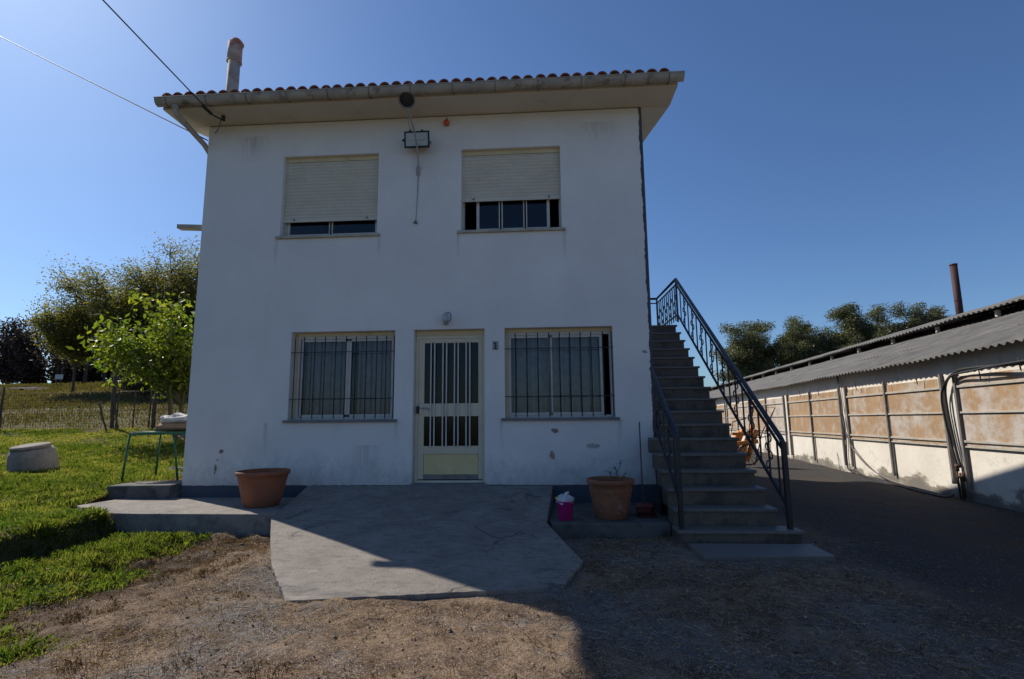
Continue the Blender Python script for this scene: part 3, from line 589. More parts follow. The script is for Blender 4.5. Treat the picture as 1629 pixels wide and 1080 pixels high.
# ------------------------------------------------------------------ things fixed to the front
def wall_lamp():
    t = thing('street_lamp', (-1.9,0,5.22), 'old street lamp with round dark shade on a thin curved arm crossing the floodlight', 'street lamp')
    pts = []
    for k in range(15):
        u = k/14; pts.append((-1.90+.04*u, -.03-.82*u**1.7, 5.22+.50*u+.10*math.sin(u*3.1)))
    MB().tube(pts, .014, 8).build('arm', 'lamp_arm', t)
    MB().box((-1.935,-.02,5.13),(-1.875,-.002,5.27)).tube([(-1.9,-.03,5.27),(-1.9,-.03,5.16)], .02, 8).build('bracket', 'lamp_arm', t, bevel=.003)
    c = Vector((-1.855,-.93,5.80)); ax = Vector((.10,-.62,-.70)).normalized()   # opening faces the yard and down
    u = ax.orthogonal().normalized(); w = ax.cross(u); prof = [(.012,-.115),(.03,-.11),(.036,-.07),(.06,-.05),(.095,-.022),(.112,.0),(.116,.008),(.108,.004),(.09,-.016),(.05,-.04)]
    V = []; sg = 28
    for (r, z) in prof:
        for j in range(sg): a = 2*math.pi*j/sg; V.append(c+ax*z+u*math.cos(a)*r+w*math.sin(a)*r)
    m = MB().add(V, [(i*sg+j, i*sg+(j+1)%sg, (i+1)*sg+(j+1)%sg, (i+1)*sg+j) for i in range(len(prof)-1) for j in range(sg)]+[tuple(range(sg))], True); sh = m.build('lamp_shade', 'grey_metal', t)
    V = []; 
    for (r, z) in [(.001,.012),(.05,.006),(.085,-.004),(.098,-.010)]:
        for j in range(sg): a = 2*math.pi*j/sg; V.append(c+ax*z+u*math.cos(a)*r+w*math.sin(a)*r)
    MB().add(V, [(i*sg+j, i*sg+(j+1)%sg, (i+1)*sg+(j+1)%sg, (i+1)*sg+j) for i in range(3) for j in range(sg)], True).build('lens', 'black', t)
wall_lamp()
t = MB(); t.tube([(-1.905,-.012,5.14),(-1.91,-.012,4.9),(-1.918,-.010,4.6),(-1.93,-.012,4.36)], .0035, 5); t.tube([(-1.93,-.012,4.385),(-1.932,-.03,4.345)], .016, 8); t.lathe((-1.93,-.03,4.34),[(.005,0),(.032,.004),(.03,.014),(.008,.02)],10)
setp(t.build('cable', 'strap', origin=(-1.92,0,4.34)), 'thin cord hanging down the wall below the lamp arm, ending in a small knob', 'cord')
t = thing('floodlight', (-1.9,0,5.62), 'black framed rectangular floodlight on the wall under the eaves', 'floodlight')
m = MB(); c = Vector((-1.89,-.17,5.63)); a = R(8)
def fl(m_, x0, x1, y0, y1, z0, z1):
    V = []
    for p in [(x0,y0,z0),(x1,y0,z0),(x1,y1,z0),(x0,y1,z0),(x0,y0,z1),(x1,y0,z1),(x1,y1,z1),(x0,y1,z1)]:
        V.append((c.x+p[0], c.y+p[1]*math.cos(a)-p[2]*math.sin(a), c.z+p[1]*math.sin(a)+p[2]*math.cos(a)))
    m_.add(V, [(0,3,2,1),(4,5,6,7),(0,1,5,4),(1,2,6,5),(2,3,7,6),(3,0,4,7)])
w_, h_ = .195, .125
fl(m, -w_, w_, -.03, .0, -h_, -h_+.022); fl(m, -w_, w_, -.03, .0, h_-.022, h_); fl(m, -w_, -w_+.022, -.03, .0, -h_+.022, h_-.022); fl(m, w_-.022, w_, -.03, .0, -h_+.022, h_-.022)
fl(m, -w_+.02, w_-.02, .002, .09, -h_+.03, h_-.03); fl(m, -.12,-.09,-.035,.0,h_,h_+.018); fl(m, .07,.10,-.035,.0,h_,h_+.018)
m.build('housing', 'black', t, bevel=.004)
m = MB(); fl(m, -w_+.024, w_-.024, -.022, -.016, -h_+.024, h_-.024); m.build('lens', 'reflector', t)
m = MB(); fl(m, -.11, .11, -.034, -.024, -.008, .008); m.build('lamp_tube', 'white_plate', t)
MB().tube([(-2.085,-.17,5.63),(-2.13,-.17,5.63)], [.03,.006], 8).build('cable_gland', 'iron', t); MB().tube([(-2.07,-.13,5.62),(-2.08,-.01,5.66)], .008, 6).build('bracket', 'iron', t); MB().tube([(-1.71,-.13,5.62),(-1.71,-.01,5.66)], .008, 6).build('bracket', 'iron', t)
t = thing('cable', (-2.05,-.02,5.8), 'thin pale cable dropping from the eave to the floodlight', 'cable'); MB().tube([(-2.05,-.3,6.11),(-2.045,-.1,5.95),(-2.0,-.06,5.78)], .008, 6).build('sheath', 'lamp_arm', t)
t = thing('alarm_beacon', (-1.46,0,6.0), 'small round orange red beacon high on the wall right of the floodlight', 'beacon')
m = MB(); cc = (-1.46,-.02,6.0)
V = []; prof = [(.03,0),(.045,-.01),(.05,-.03),(.04,-.05),(.02,-.062),(.002,-.066)]; sg = 20
for (r, d) in prof:
    for j in range(sg): aa = 2*math.pi*j/sg; V.append((cc[0]+r*math.cos(aa), -.02+d, cc[2]-.03+r*math.sin(aa)))
MB().add(V, [(i*sg+j, i*sg+(j+1)%sg, (i+1)*sg+(j+1)%sg, (i+1)*sg+j) for i in range(len(prof)-1) for j in range(sg)], True).build('dome', pm('beacon_plastic', (.65,.10,.02), (.5,.07,.02), 9, .35, .05, .001), t)
MB().box((-1.49,-.021,5.94),(-1.43,-.002,6.0)).tube([(-1.46,-.01,6.0),(-1.46,-.01,6.08)], .005, 5).build('base', 'black', t)
t = thing('door_lamp', (-1.43,0,2.84), 'small glass wall lamp with a dark hoop above the front door', 'lamp')
MB().lathe((-1.44,-.09,2.77), [(.02,0),(.038,.01),(.046,.05),(.048,.09),(.04,.13),(.02,.15)], 20).build('globe', 'lampglass', t)
MB().lathe((-1.44,-.09,2.745), [(.01,0),(.03,.004),(.034,.02),(.03,.03)], 16).box((-1.465,-.09,2.752),(-1.415,-.002,2.772)).build('base', 'chrome', t)
MB().tube([(-1.40+.045*math.cos(q), -.11, 2.85+.075*math.sin(q)) for q in np.linspace(-2.0, 2.6, 16)], .006, 6).build('hoop', 'black', t)
t = thing('number_plate', (-.71,0,2.43), 'small grey house number plate reading 1 between the door and the right hand window', 'sign')
MB().box((-.752,-.010,2.365),(-.668,-.001,2.495)).build('plate', pm('plate_grey', (.30,.31,.30), (.24,.25,.24), 9, .6, .05, .001), t, bevel=.003)
MB().box((-.719,-.0125,2.385),(-.701,-.0101,2.475)).box((-.733,-.0125,2.378),(-.687,-.0101,2.387)).add([(-.719,-.0125,2.475),(-.719,-.0125,2.455),(-.735,-.0125,2.448),(-.735,-.0125,2.460)],[(0,1,2,3)]).build('numeral', 'black', t)
# overhead cables
def cable(name, pts, r, label, sag=.0):
    P = []
    for i in range(len(pts)-1):
        a_, b_ = Vector(pts[i]), Vector(pts[i+1]); n_ = 24
        for k in range(n_+(i == len(pts)-2)): u = k/n_; p = a_.lerp(b_, u); p.z -= sag*4*u*(1-u)*(1 if i == 0 else 0); P.append(p)
    t_ = thing(name, tuple(pts[-1]), label, 'cable'); MB().tube(P, r, 6).build('wire', 'black', t_); return t_
c1 = cable('power_cable', [(-9.6,-18,8.6),(-5.24,-2.25,6.43),(-5.02,-.42,6.035)], .009, 'thick black overhead cable running steeply up left from the eave corner')
MB().tube([(-5.06,-.62,6.07),(-5.03,-.45,6.04)], .024, 10).tube([(-5.02,-.42,6.035),(-4.97,-.30,6.04)], .012, 6).lathe((-4.95,-.28,6.02),[(.012,0),(.03,.01),(.03,.03),(.016,.04),(.03,.05),(.03,.075),(.01,.09)],12).build('insulator', 'black', c1)
MB().tube([(-4.97,-.30,6.045),(-5.08,-.16,6.035),(-5.20,-.04,6.0),(-5.25,-.02,5.98)], .008, 6).build('tail', 'strap', c1)
cable('telephone_cable', [(-33,19,20.0),(-14.93,4.65,11.97),(-5.45,.1,5.93)], .010, 'thin overhead wire sloping gently down to the left gable behind the downpipe')

# ------------------------------------------------------------------ staircase
RN, RI = .2546, .18; SX0, SX1 = 1.40, 2.50
st = thing('staircase', (2.0,-1.8,0), 'long straight outside concrete stair climbing along the right hand side of the house', 'staircase')
NST = 16
for k in range(-1, NST):
    y = -1.512+RN*k; z = .372+RI*k; xl = SX0 if y < -.25 else 1.585; xr = SX1
    m = MB(); zb = z-RI if k > -1 else .03
    xle, xre = (1.375, 2.64) if k == -1 else (xl, xr)
    yb = y+RN+.04 if k < NST-1 else 4.6
    m.box((xle,y+.022,zb-.02),(xre,yb,z-.034)); o = m.build('riser', 'granito', st)
    m = MB(); yb2 = y+RN+.02 if k < NST-1 else 4.6
    m.box((xle-.0,y,z-.034),(xre+.025,yb2,z)); m.build('tread', 'granito_tread', o, bevel=.007)
m = MB(); m.prism([(SX1-.12,-1.45,.0),(SX1-.12,4.55,.0),(SX1-.12,4.55,3.03),(SX1-.12,2.35,2.85),(SX1-.12,-1.40,.2)], (.105,0,0)); m.build('side_wall', 'concrete_dark', st)
def curl(m, x, y, z, sgn, r=.048, flip=1):
    # C scroll lying in the railing plane (YZ)
    pts = []
    for k in range(13):
        a = -1.9+k/12*5.0; rr = r*(1-.035*k); pts.append((x, y+sgn*(r*1.0+rr*math.cos(a))*1.0, z+flip*rr*math.sin(a)))
    m.tube(pts, .008, 6)
def curl_(x, y, z, sgn, flip, par):
    s = MB(); curl(s, x, y, z, sgn, flip=flip); s.build('scroll', 'iron', par)
def railing(name, X, foot, ytop, z0, hand, label, n0, n1, land=None):
    t = thing(name, foot, label, 'railing')
    slope = RI/RN; hz = lambda y: hand+(y-foot[1])*slope
    # newel
    MB().tube([(X,foot[1],foot[2]-.01),(X,foot[1],hz(foot[1])+.0)], .024, square=True).build('newel_post', 'iron', t)
    path = [(X, foot[1]-.02, hz(foot[1])-.012), (X, foot[1]+.05, hz(foot[1]+.05)), (X, ytop, hz(ytop))]
    h = MB(); h.tube([(X,foot[1]-.01,hz(foot[1])-.03)]+path[1:], [.028,.028,.028], 8)
    if land:
        yl, xl_ = land; zl = hz(ytop); h.tube([(X,ytop,zl),(X,yl,zl),(xl_,yl,zl)], .026, 8)
    h.build('handrail', 'iron_blue', t)
    for name_, dz, rr in (('upper_rail', -.105, .012), ('bottom_rail', -.70, .013)):
        q = MB(); q.tube([(X,foot[1],hz(foot[1])+dz),(X,ytop,hz(ytop)+dz)], rr, square=True)
        if land: q.tube([(X,ytop,hz(ytop)+dz),(X,land[0],hz(ytop)+dz),(land[1],land[0],hz(ytop)+dz)], rr, square=True)
        q.build(name_, 'iron', t)
    i = 0; y = foot[1]+.16
    while y < ytop-.08:
        b = MB(); a_, c_ = hz(y)-.70, hz(y)-.105
        b.tube([(X,y,a_),(X,y,c_)], .0085, 5, square=True)
        o = b.build('baluster', 'iron', t)
        if i % 2 == 1:
            [curl_(X, y, zz, sg_, fl_, o) for zz, sg_, fl_ in ((c_-.14,-1,1),(c_-.24,1,1),(a_+.25,-1,-1),(a_+.14,1,-1))]
        y += .2292; i += 1
    if land:
        y = ytop+.15
        while y < land[0]-.05:
            b = MB(); b.tube([(X,y,hz(ytop)-.80),(X,y,hz(ytop)-.105)], .0085, 5, square=True); o = b.build('baluster', 'iron', t)
            if i % 2: [curl_(X, y, hz(ytop)+zz, sg_, fl_, o) for zz, sg_, fl_ in ((-.33,-1,1),(-.62,1,-1),(-.45,1,1))]
            y += .17; i += 1
        x = X-.2
        while x > land[1]: MB().tube([(x,land[0],hz(ytop)-.80),(x,land[0],hz(ytop)-.105)], .0085, 5, square=True).build('baluster', 'iron', t); x -= .17
        for yy in (ytop, land[0]): MB().tube([(X,yy,hz(ytop)-.84),(X,yy,hz(ytop))], .016, square=True).build('post', 'iron', t)
    return t
railing('stair_railing', 2.57, (2.57,-1.66,.19), 2.42, .19, 1.10, 'black wrought iron railing with scrolls on the outer open side of the outside stair', 0, 0, land=(4.16,1.6))
railing('stair_railing', 1.435, (1.435,-1.68,.19), -.48, .19, 1.17, 'short black wrought iron railing on the house side at the foot of the stair', 0, 0)

# ------------------------------------------------------------------ pots, bucket, dustpan
def pot(c, R1, H, mat, label, soil=True, rimh=.05):
    t = thing('flower_pot', c, label, 'flower pot')
    prof = [(R1*.60,0),(R1*.64,.006),(R1*.70,H*.14),(R1*.715,H*.15),(R1*.80,H*.45),(R1*.875,H*.70),(R1*.89,H*.715),(R1*.895,H*.73),(R1*.925,H-rimh-.004),(R1*.99,H-rimh),(R1,H-rimh*.4),(R1,H-.008),(R1*.985,H),(R1*.90,H),(R1*.885,H-.01),(R1*.86,H-.07),(R1*.84,H-.10)]
    MB().lathe(c, prof, 56).build('pot_body', mat, t)
    m = MB(); sg = 40; V = [(c[0],c[1],c[2]+H-.055)]
    for rr in (.3,.6,.86):
        for j in range(sg): a_ = 2*math.pi*j/sg; V.append((c[0]+R1*rr*math.cos(a_), c[1]+R1*rr*math.sin(a_), c[2]+H-.062+random.uniform(-.012,.012)))
    m.add(V, [(0, 1+j, 1+(j+1)%sg) for j in range(sg)]+[(1+k*sg+j, 1+(k+1)*sg+j, 1+(k+1)*sg+(j+1)%sg, 1+k*sg+(j+1)%sg) for k in range(2) for j in range(sg)]); m.build('soil', 'soil', t); return t
pot((-3.76,-.68,.268), .335, .45, 'terracotta', 'large smooth terracotta flower pot standing left of the barred left window')
pot((.765,-1.09,.199), .285, .45, 'terracotta_limed', 'terracotta flower pot with lime bloom and a dry sprig, beside the pink bucket')
def sprig():
    t = thing('potted_plant', (.83,-1.12,.6), 'thin half dead sprig growing from the right hand flower pot', 'plant')
    m = MB(); L = []
    for (dx, dz, s_) in ((.06,.28,1),(-.10,.16,2),(.0,.20,3),(.12,.13,4)):
        P = [(.83+dx*u+.012*math.sin(u*7+s_), -1.12+.02*math.sin(u*5+s_), .58+.05*0+dz*u) for u in np.linspace(0,1,8)]; m.tube(P, .0028, 4)
        for p in P[3:]:
            for _ in range(3): L.append((p[0]+random.uniform(-.02,.02), p[1]+random.uniform(-.02,.02), p[2]+random.uniform(-.01,.02)))
    m.build('stem', 'bark', t); LV, LF, LR = leaves(np.array(L), .028, .016); np_mesh('leaves', LV, LF, MT['leaf_olive'], t, LR)
def leaves(C, ln, wd, droop=0, up_bias=0, jit=.4):
    n = len(C); d = RNG.normal(size=(n,3)); d[:,2] = d[:,2]*.7-droop+up_bias; d /= np.linalg.norm(d, axis=1)[:,None]
    a = RNG.normal(size=(n,3)); w = np.cross(d, a); w /= np.linalg.norm(w, axis=1)[:,None]+1e-9
    s = (1+jit*(RNG.random(n)-.5)*2)[:,None]; ln = ln*s; wd = wd*s
    nn = np.cross(d, w)
    V = np.stack([C, C+d*ln*.5+w*wd*.5-nn*wd*.12, C+d*ln-nn*ln*.12, C+d*ln*.5-w*wd*.5-nn*wd*.12], 1).reshape(-1,3)
    F = np.arange(4*n).reshape(n,4); r = np.repeat(RNG.random(n), 4); return V, F, r
sprig()
t = thing('bucket', (.215,-1.22,.199), 'small bright pink plastic bucket filled with white rags beside the ramp', 'bucket')
MB().lathe((.215,-1.22,.199), [(.075,0),(.08,.004),(.098,.20),(.104,.202),(.105,.215),(.098,.217),(.09,.2)], 32).build('bucket_body', 'pink', t)
MB().tube([(.215+.105*math.cos(a_), -1.22-.10*math.sin(a_), .199+.205+.0*a_) for a_ in np.linspace(0,math.pi,12)], .003, 5).build('bucket_handle', 'white_plate', t)
m = MB(); V = []; sg = 24
for i, (rr, z) in enumerate([(.095,.195),(.098,.235),(.07,.262),(.035,.28),(.004,.275)]):
    for j in range(sg): a_ = 2*math.pi*j/sg; q = 1+.16*math.sin(5*a_+i*2)+.08*math.sin(9*a_); V.append((.215+rr*q*math.cos(a_), -1.22+rr*q*math.sin(a_), .199+z+.014*math.sin(4*a_+i)))
m.add(V, [(i*sg+j, i*sg+(j+1)%sg, (i+1)*sg+(j+1)%sg, (i+1)*sg+j) for i in range(4) for j in range(sg)], True)
m.tube([(.20,-1.24,.44),(.235,-1.25,.50),(.26,-1.25,.52)], [.028,.022,.006], 8); o = m.build('rag', 'rag', origin=(.215,-1.22,.4)); setp(o, 'crumpled white rags stuffed into the pink bucket', 'rag')
m = MB(); m.box((.10,-1.26,.435),(.185,-1.19,.452)); o = m.build('sponge', 'lime', origin=(.14,-1.22,.44), bevel=.005); setp(o, 'yellow green sponge on the rim of the pink bucket', 'sponge')
t = thing('dustpan', (1.24,-.95,.2), 'long handled red dustpan standing between the right pot and the stair', 'dustpan')
m = MB(); m.add([(1.07,-1.10,.203),(1.30,-1.10,.203),(1.28,-.86,.215),(1.09,-.86,.215),(1.07,-1.10,.212),(1.30,-1.10,.212),(1.28,-.86,.33),(1.09,-.86,.33),(1.08,-.98,.30),(1.29,-.98,.30)], [(0,1,2,3),(2,3,7,6),(0,3,7,8,4),(1,5,9,6,2),(6,7,8,9)]); m.build('pan', 'red', t)
MB().tube([(1.185,-.9,.32),(1.20,-.75,.55),(1.31,-.12,1.30)], .009, 8).build('stick', 'wood', t)

# ------------------------------------------------------------------ left side: table, sacks, well, fence
t = thing('garden_table', (-6.15,.8,.42), 'green painted tubular metal table frame at the left corner of the house', 'table')
tz = 1.17; cs = [(-6.67,.45),(-5.73,.42),(-6.76,1.29),(-5.60,1.22)]
m = MB(); tops = [(-6.62,.47),(-5.87,.45),(-6.62,1.15),(-5.50,1.15)]
m.tube([(*tops[0],tz),(-5.48,.45,tz+.02)], .017, square=True); m.tube([(-5.48,.45,tz+.02),(*tops[3],tz+.02)], .017, square=True); m.tube([(*tops[3],tz+.02),(*tops[2],tz)], .017, square=True); m.tube([(*tops[2],tz),(*tops[0],tz)], .017, square=True); m.build('frame', 'green', t)
for a_, b_ in zip(tops, cs): MB().tube([(*a_,tz-.01),(*b_,gh(*b_)-.02 if b_[0] < -5.9 else .455)], .0165, 8).build('leg', 'green', t)
m = MB(); m.box((-6.58,.47,tz+.022),(-5.50,1.15,tz+.034)); m.build('table_top', 'green', t)
def sack(name, c, sx, sy, sz, mat, label, cat, ang=0, seed=0):
    rr = random.Random(seed); nu, nv = 26, 14; V = []
    for i in range(nv):
        v = -math.pi/2+math.pi*i/(nv-1)
        for j in range(nu):
            u = 2*math.pi*j/nu; cu, su = math.cos(u), math.sin(u); e = .45
            x = sx*abs(math.cos(v))**e*abs(cu)**e*(1 if cu > 0 else -1); y = sy*abs(math.cos(v))**e*abs(su)**e*(1 if su > 0 else -1); z = sz*abs(math.sin(v))**.8*(1 if v > 0 else -1)
            k = .022*math.sin(x*19+y*13+seed)+.014*math.sin(y*37+x*11+seed*2)+.010*math.sin(x*53+z*90)+rr.uniform(-.009,.009); z = max(-sz, z+k*(1 if v > 0 else .2)); q = 1+.03*math.sin(z*80+u*3)
            X_ = x*q; Y_ = y*q; V.append((c[0]+X_*math.cos(ang)-Y_*math.sin(ang), c[1]+X_*math.sin(ang)+Y_*math.cos(ang), c[2]+sz+z))
    m = MB().add(V, [(i*nu+j, i*nu+(j+1)%nu, (i+1)*nu+(j+1)%nu, (i+1)*nu+j) for i in range(nv-1) for j in range(nu)], False)
    return setp(m.build(name, mat, origin=c), label, cat)
sack('paper_sack', (-6.0,.82,tz+.036), .38, .26, .065, 'cardboard', 'flat brown paper sack lying lowest on the green table', 'sack', .06, 1)
sack('paper_sack', (-5.97,.84,tz+.165), .34, .24, .07, 'sack', 'white crumpled paper sack lying uppermost on the green table', 'sack', -.05, 4)
m = MB(); m.add([(-6.36,.62,tz+.035),(-6.1,.60,tz+.05),(-5.98,.95,tz+.05),(-6.3,.98,tz+.035),(-6.2,.7,tz+.075),(-6.02,.9,tz+.07)], [(0,1,4),(1,2,5,4),(2,3,5),(3,0,4,5)]); setp(m.build('plastic_sheet', 'rag', origin=(-6.2,.8,tz)), 'scrap of crumpled white plastic at the left end of the green table', 'plastic sheet')
# concrete ring well cover on the lawn
wz = gh(-9.9,2.2)-.03; wc = (-9.93,2.2,wz)
t = thing('well', (wc[0],wc[1],wc[2]+.01), 'round concrete well ring with a thick flat lid standing on the lawn', 'well', rot=(R(8.5),R(-2.5),0))
MB().lathe((0,0,0), [(.365,-.12),(.375,.06),(.372,.22),(.355,.36),(.335,.42),(.31,.45),(.28,.455),(.27,.4)], 48, jit=.01).build('ring', 'concrete', t)
MB().lathe((-.02,-.01,.457), [(.275,0),(.298,.01),(.302,.05),(.292,.066),(.25,.073),(.1,.078),(.01,.078)], 48, jit=.012).build('lid', 'concrete', t)
# fence
def post(name, p, h, r, label, group=None, lean=(0,0), cat='fence post', mat='wood'):
    z = gh(*p)-.1; m = MB(); P = [(p[0]+lean[0]*u+.01*math.sin(u*9), p[1]+lean[1]*u, z+h*u) for u in np.linspace(0,1,6)]
    m.tube(P, [r,r*1.02,r*.97,r,r*.95,r*.9], 8); return setp(m.build(name, mat, origin=(p[0],p[1],z)), label, cat, group)
FY = 8.3
post('fence_post', (-13.68,FY), 1.98, .055, 'tall thick weathered wooden post where the wire fence meets the gate', lean=(-.06,0))
post('wooden_stake', (-13.72,FY-.12), .98, .028, 'thin stake leaning left against the foot of the tall fence post', lean=(-.42,.06), cat='stake')
post('wooden_stake', (-13.28,FY-.2), 1.12, .024, 'thin stake leaning right to left on the right of the tall fence post', lean=(-.33,.1), cat='stake')
post('fence_post', (-12.32,FY), 1.18, .06, 'short thick wooden post on the right of the wire gate', lean=(.0,0))
for x in (-17.5,-21.5): post('fence_post', (x,FY+.02), 1.5, .035, {-17.5:'thin post of the wire fence at the left edge of the photo',-21.5:'second thin fence post left of the tall one, outside the frame',-26:'third thin fence post left of the tall one, far out',-31:'farthest left thin post of the wire fence'}[x], 'thin posts of the wire fence')
def wire_mesh(name, x0, x1, hgt, label, sx=.085, sz=.085, zlow=.02, r=.0035, cat='fence'):
    t = thing(name, ((x0+x1)/2, FY, gh((x0+x1)/2,FY)), label, cat)
    def G(x): return gh(x, FY)
    m = MB(); x = x0
    V = []; F = []
    def strand(a_, b_, rr):
        k = len(V); d = (Vector(b_)-Vector(a_)); u_ = Vector((0,1,0)); w_ = d.normalized().cross(u_)
        for p in (a_, b_):
            for q in ((1,0),(-.5,.87),(-.5,-.87)): V.append(Vector(p)+w_*q[0]*rr+u_*q[1]*rr)
        for j in range(3): F.append((k+j, k+(j+1)%3, k+3+(j+1)%3, k+3+j))
    while x <= x1: z = G(x); strand((x,FY-.03,z+zlow),(x,FY-.03,z+hgt), r); x += sx
    zz = zlow
    while zz <= hgt+.001:
        xs = np.arange(x0, x1+.01, 1.0); 
        for i in range(len(xs)-1):
            sag_a = .012*math.sin(xs[i]*2+zz*5); strand((xs[i],FY-.03,G(xs[i])+zz+sag_a),(xs[i+1],FY-.03,G(xs[i+1])+zz+.012*math.sin(xs[i+1]*2+zz*5)), r)
        zz += sz
    m.v = [tuple(p) for p in V]; m.f = F; m.sm = [False]*len(F); m.build('wire', 'rustframe', t)
    q = MB()
    for zz in (zlow+.5*hgt, hgt): q.tube([(xx, FY-.035, G(xx)+zz) for xx in np.arange(x0, x1+.6, .6)], .007, 5)
    q.build('tension_wire', 'rustframe', t); return t
wire_mesh('wire_fence', -22, -13.72, 1.18, 'long wire mesh fence across the left of the lawn, left of the tall post')
gt = wire_mesh('wire_gate', -13.55, -12.38, 1.16, 'old wire mesh gate panel between the tall post and the short thick post', sx=.12, sz=.12, cat='gate')
q = MB()
for x in (-13.5,-12.95,-12.42): z = gh(x,FY); q.tube([(x,FY-.05,z+.03),(x,FY-.05,z+1.2)], .02, 6)
q.tube([(-13.5,FY-.05,gh(-13.5,FY)+1.18),(-12.42,FY-.05,gh(-12.42,FY)+1.18)], .02, 6); q.build('frame', 'wood', gt)
wire_mesh('wire_fence', -12.3, -9.4, 1.0, 'short run of sagging wire mesh behind the small bright green tree', sx=.14, sz=.16)
for i, (x, y, s_) in enumerate([(-10.6,7.2,.22),(-9.9,6.6,.25),(-7.0,2.2,.12),(-6.4,1.5,.10)]):
    V = []; z = gh(x,y)
    def rock(c, sx, sy, sz, seed):
        rr = random.Random(seed); V = []; nu, nv = 14, 9
        for a1 in range(nv):
            v = -math.pi/2+math.pi*a1/(nv-1)
            for b1 in range(nu):
                u = 2*math.pi*b1/nu; k = 1+.18*math.sin(3*u+seed)*math.cos(2*v+seed)+.1*math.sin(7*u+5*v+seed)
                V.append((c[0]+sx*k*math.cos(v)*math.cos(u), c[1]+sy*k*math.cos(v)*math.sin(u), c[2]+sz*k*math.sin(v)))
        return MB().add(V, [(a1*nu+b1, a1*nu+(b1+1)%nu, (a1+1)*nu+(b1+1)%nu, (a1+1)*nu+b1) for a1 in range(nv-1) for b1 in range(nu)], False)
    lab = ['flat grey stone lying by the short fence behind the table', 'grey boulder near the foot of the small bright tree', 'dark low stone behind the green table legs', 'small dark stone nearest the house corner under the table'][i]
    setp(rock((x,y,z+.02), s_*1.8, s_, s_*.5, i*3.1+1).build('stone', 'stone', origin=(x,y,z)), lab, 'stone')
m = rock((-45.5,36,gh(-45.5,36)-.15), 3.6, 1.6, .42, 2.2); setp(m.build('mound', 'soil', origin=(-46,35,gh(-46,35))), 'low dark rocky mound on the brow of the field at the far left', 'mound')
t = thing('sign_board', (-46.9,40,gh(-46.9,40)), 'small plain white board on two legs on the brow of the field', 'sign')
zz = 5.25; MB().box((-47.25,40,zz),(-46.45,40.04,zz+.46)).build('board', 'white_plate', t)
for x in (-47.1,-46.6): MB().tube([(x,40.05,gh(x,40)-.2),(x,40.05,zz+.4)], .03, 6).build('leg', 'wood', t)

# ------------------------------------------------------------------ trees
def branch_net(root, targets, r0, m, forks=3, wig=.12, seed=0):
    rr = random.Random(seed); root = Vector(root); tips = []
    for T in targets:
        T = Vector(T); d = T-root; L = d.length; pts = []; n_ = 9; side = Vector((rr.uniform(-1,1), rr.uniform(-1,1), 0))*L*wig
        for k in range(n_):
            u = k/(n_-1); p = root+Vector((d.x*u**1.25, d.y*u**1.25, d.z*u**.9))+side*math.sin(math.pi*u)+Vector((rr.uniform(-1,1),rr.uniform(-1,1),rr.uniform(-1,1)))*L*.015*(k > 0); pts.append(p)
        m.tube(pts, [max(.006, r0*(1-.86*k/(n_-1))) for k in range(n_)], 6)
        for k in range(3, n_):
            for _ in range(forks):
                a_ = pts[k]; e = a_+Vector((rr.gauss(0,1),rr.gauss(0,1),rr.gauss(.25,.7))).normalized()*L*rr.uniform(.12,.27)
                mid = a_.lerp(e,.5)+Vector((0,0,rr.uniform(-.02,.05)*L)); m.tube([a_,mid,e], [max(.004,r0*.28*(1-.5*k/n_)),max(.003,r0*.15),.003], 4, cap=False); tips += [mid, e]
        tips.append(T)
    return tips
def tree(name, base, trunk_top, targets, r0, lmat, bmat, nleaf, ll, lw, spread, label, cat='tree', group=None, droop=0, seed=0, forks=3, trunk_r=None, up_bias=0, core=None, extra=0, stems=()):
    t = thing(name, base, label, cat, group); m = MB()
    tips = branch_net(trunk_top, targets, r0, m, forks, seed=seed); tr = trunk_r or r0*1.6
    b = Vector(base); e = Vector(trunk_top); m.tube([b-Vector((0,0,.15)), b.lerp(e,.3)+Vector((.02,0,0)), b.lerp(e,.7)-Vector((.015,0,0)), e+Vector((0,0,.02))], [tr*1.25,tr,tr*.9,r0*1.05], 10)
    for (dx_, dy_, hh) in stems: m.tube([b+Vector((dx_*.25,dy_*.25,-.1)), b.lerp(e,.45)+Vector((dx_*.7,dy_*.7,0)), Vector((b.x+dx_,b.y+dy_,b.z+hh)), Vector((b.x+dx_*1.6,b.y+dy_*1.4,b.z+hh*1.5))], [tr*.8,tr*.65,tr*.5,tr*.3], 8)
    m.build('trunk', bmat, t)
    T = np.array([tuple(p) for p in tips]); idx = RNG.integers(0, len(T), nleaf); C = T[idx]+np.clip(RNG.normal(size=(nleaf,3)),-1.5,1.5)*spread*np.array([1,1,.75])
    if extra:
        G = np.array(targets); C = np.concatenate([C, G[RNG.integers(0,len(G),extra)]+np.clip(RNG.normal(size=(extra,3)),-1.3,1.3)*spread*2.0])
    V, F, r = leaves(C, ll, lw, droop, up_bias); 
    # clumps share a tone
    cl = (np.sin(C[:,0]*3.1/spread*.25+C[:,2]*2.3)*.5+.5); r = np.repeat(np.clip(.6*RNG.random(len(C))+.4*cl, 0, 1), 4)
    np_mesh('crown', V, F, MT[lmat], t, r); return t
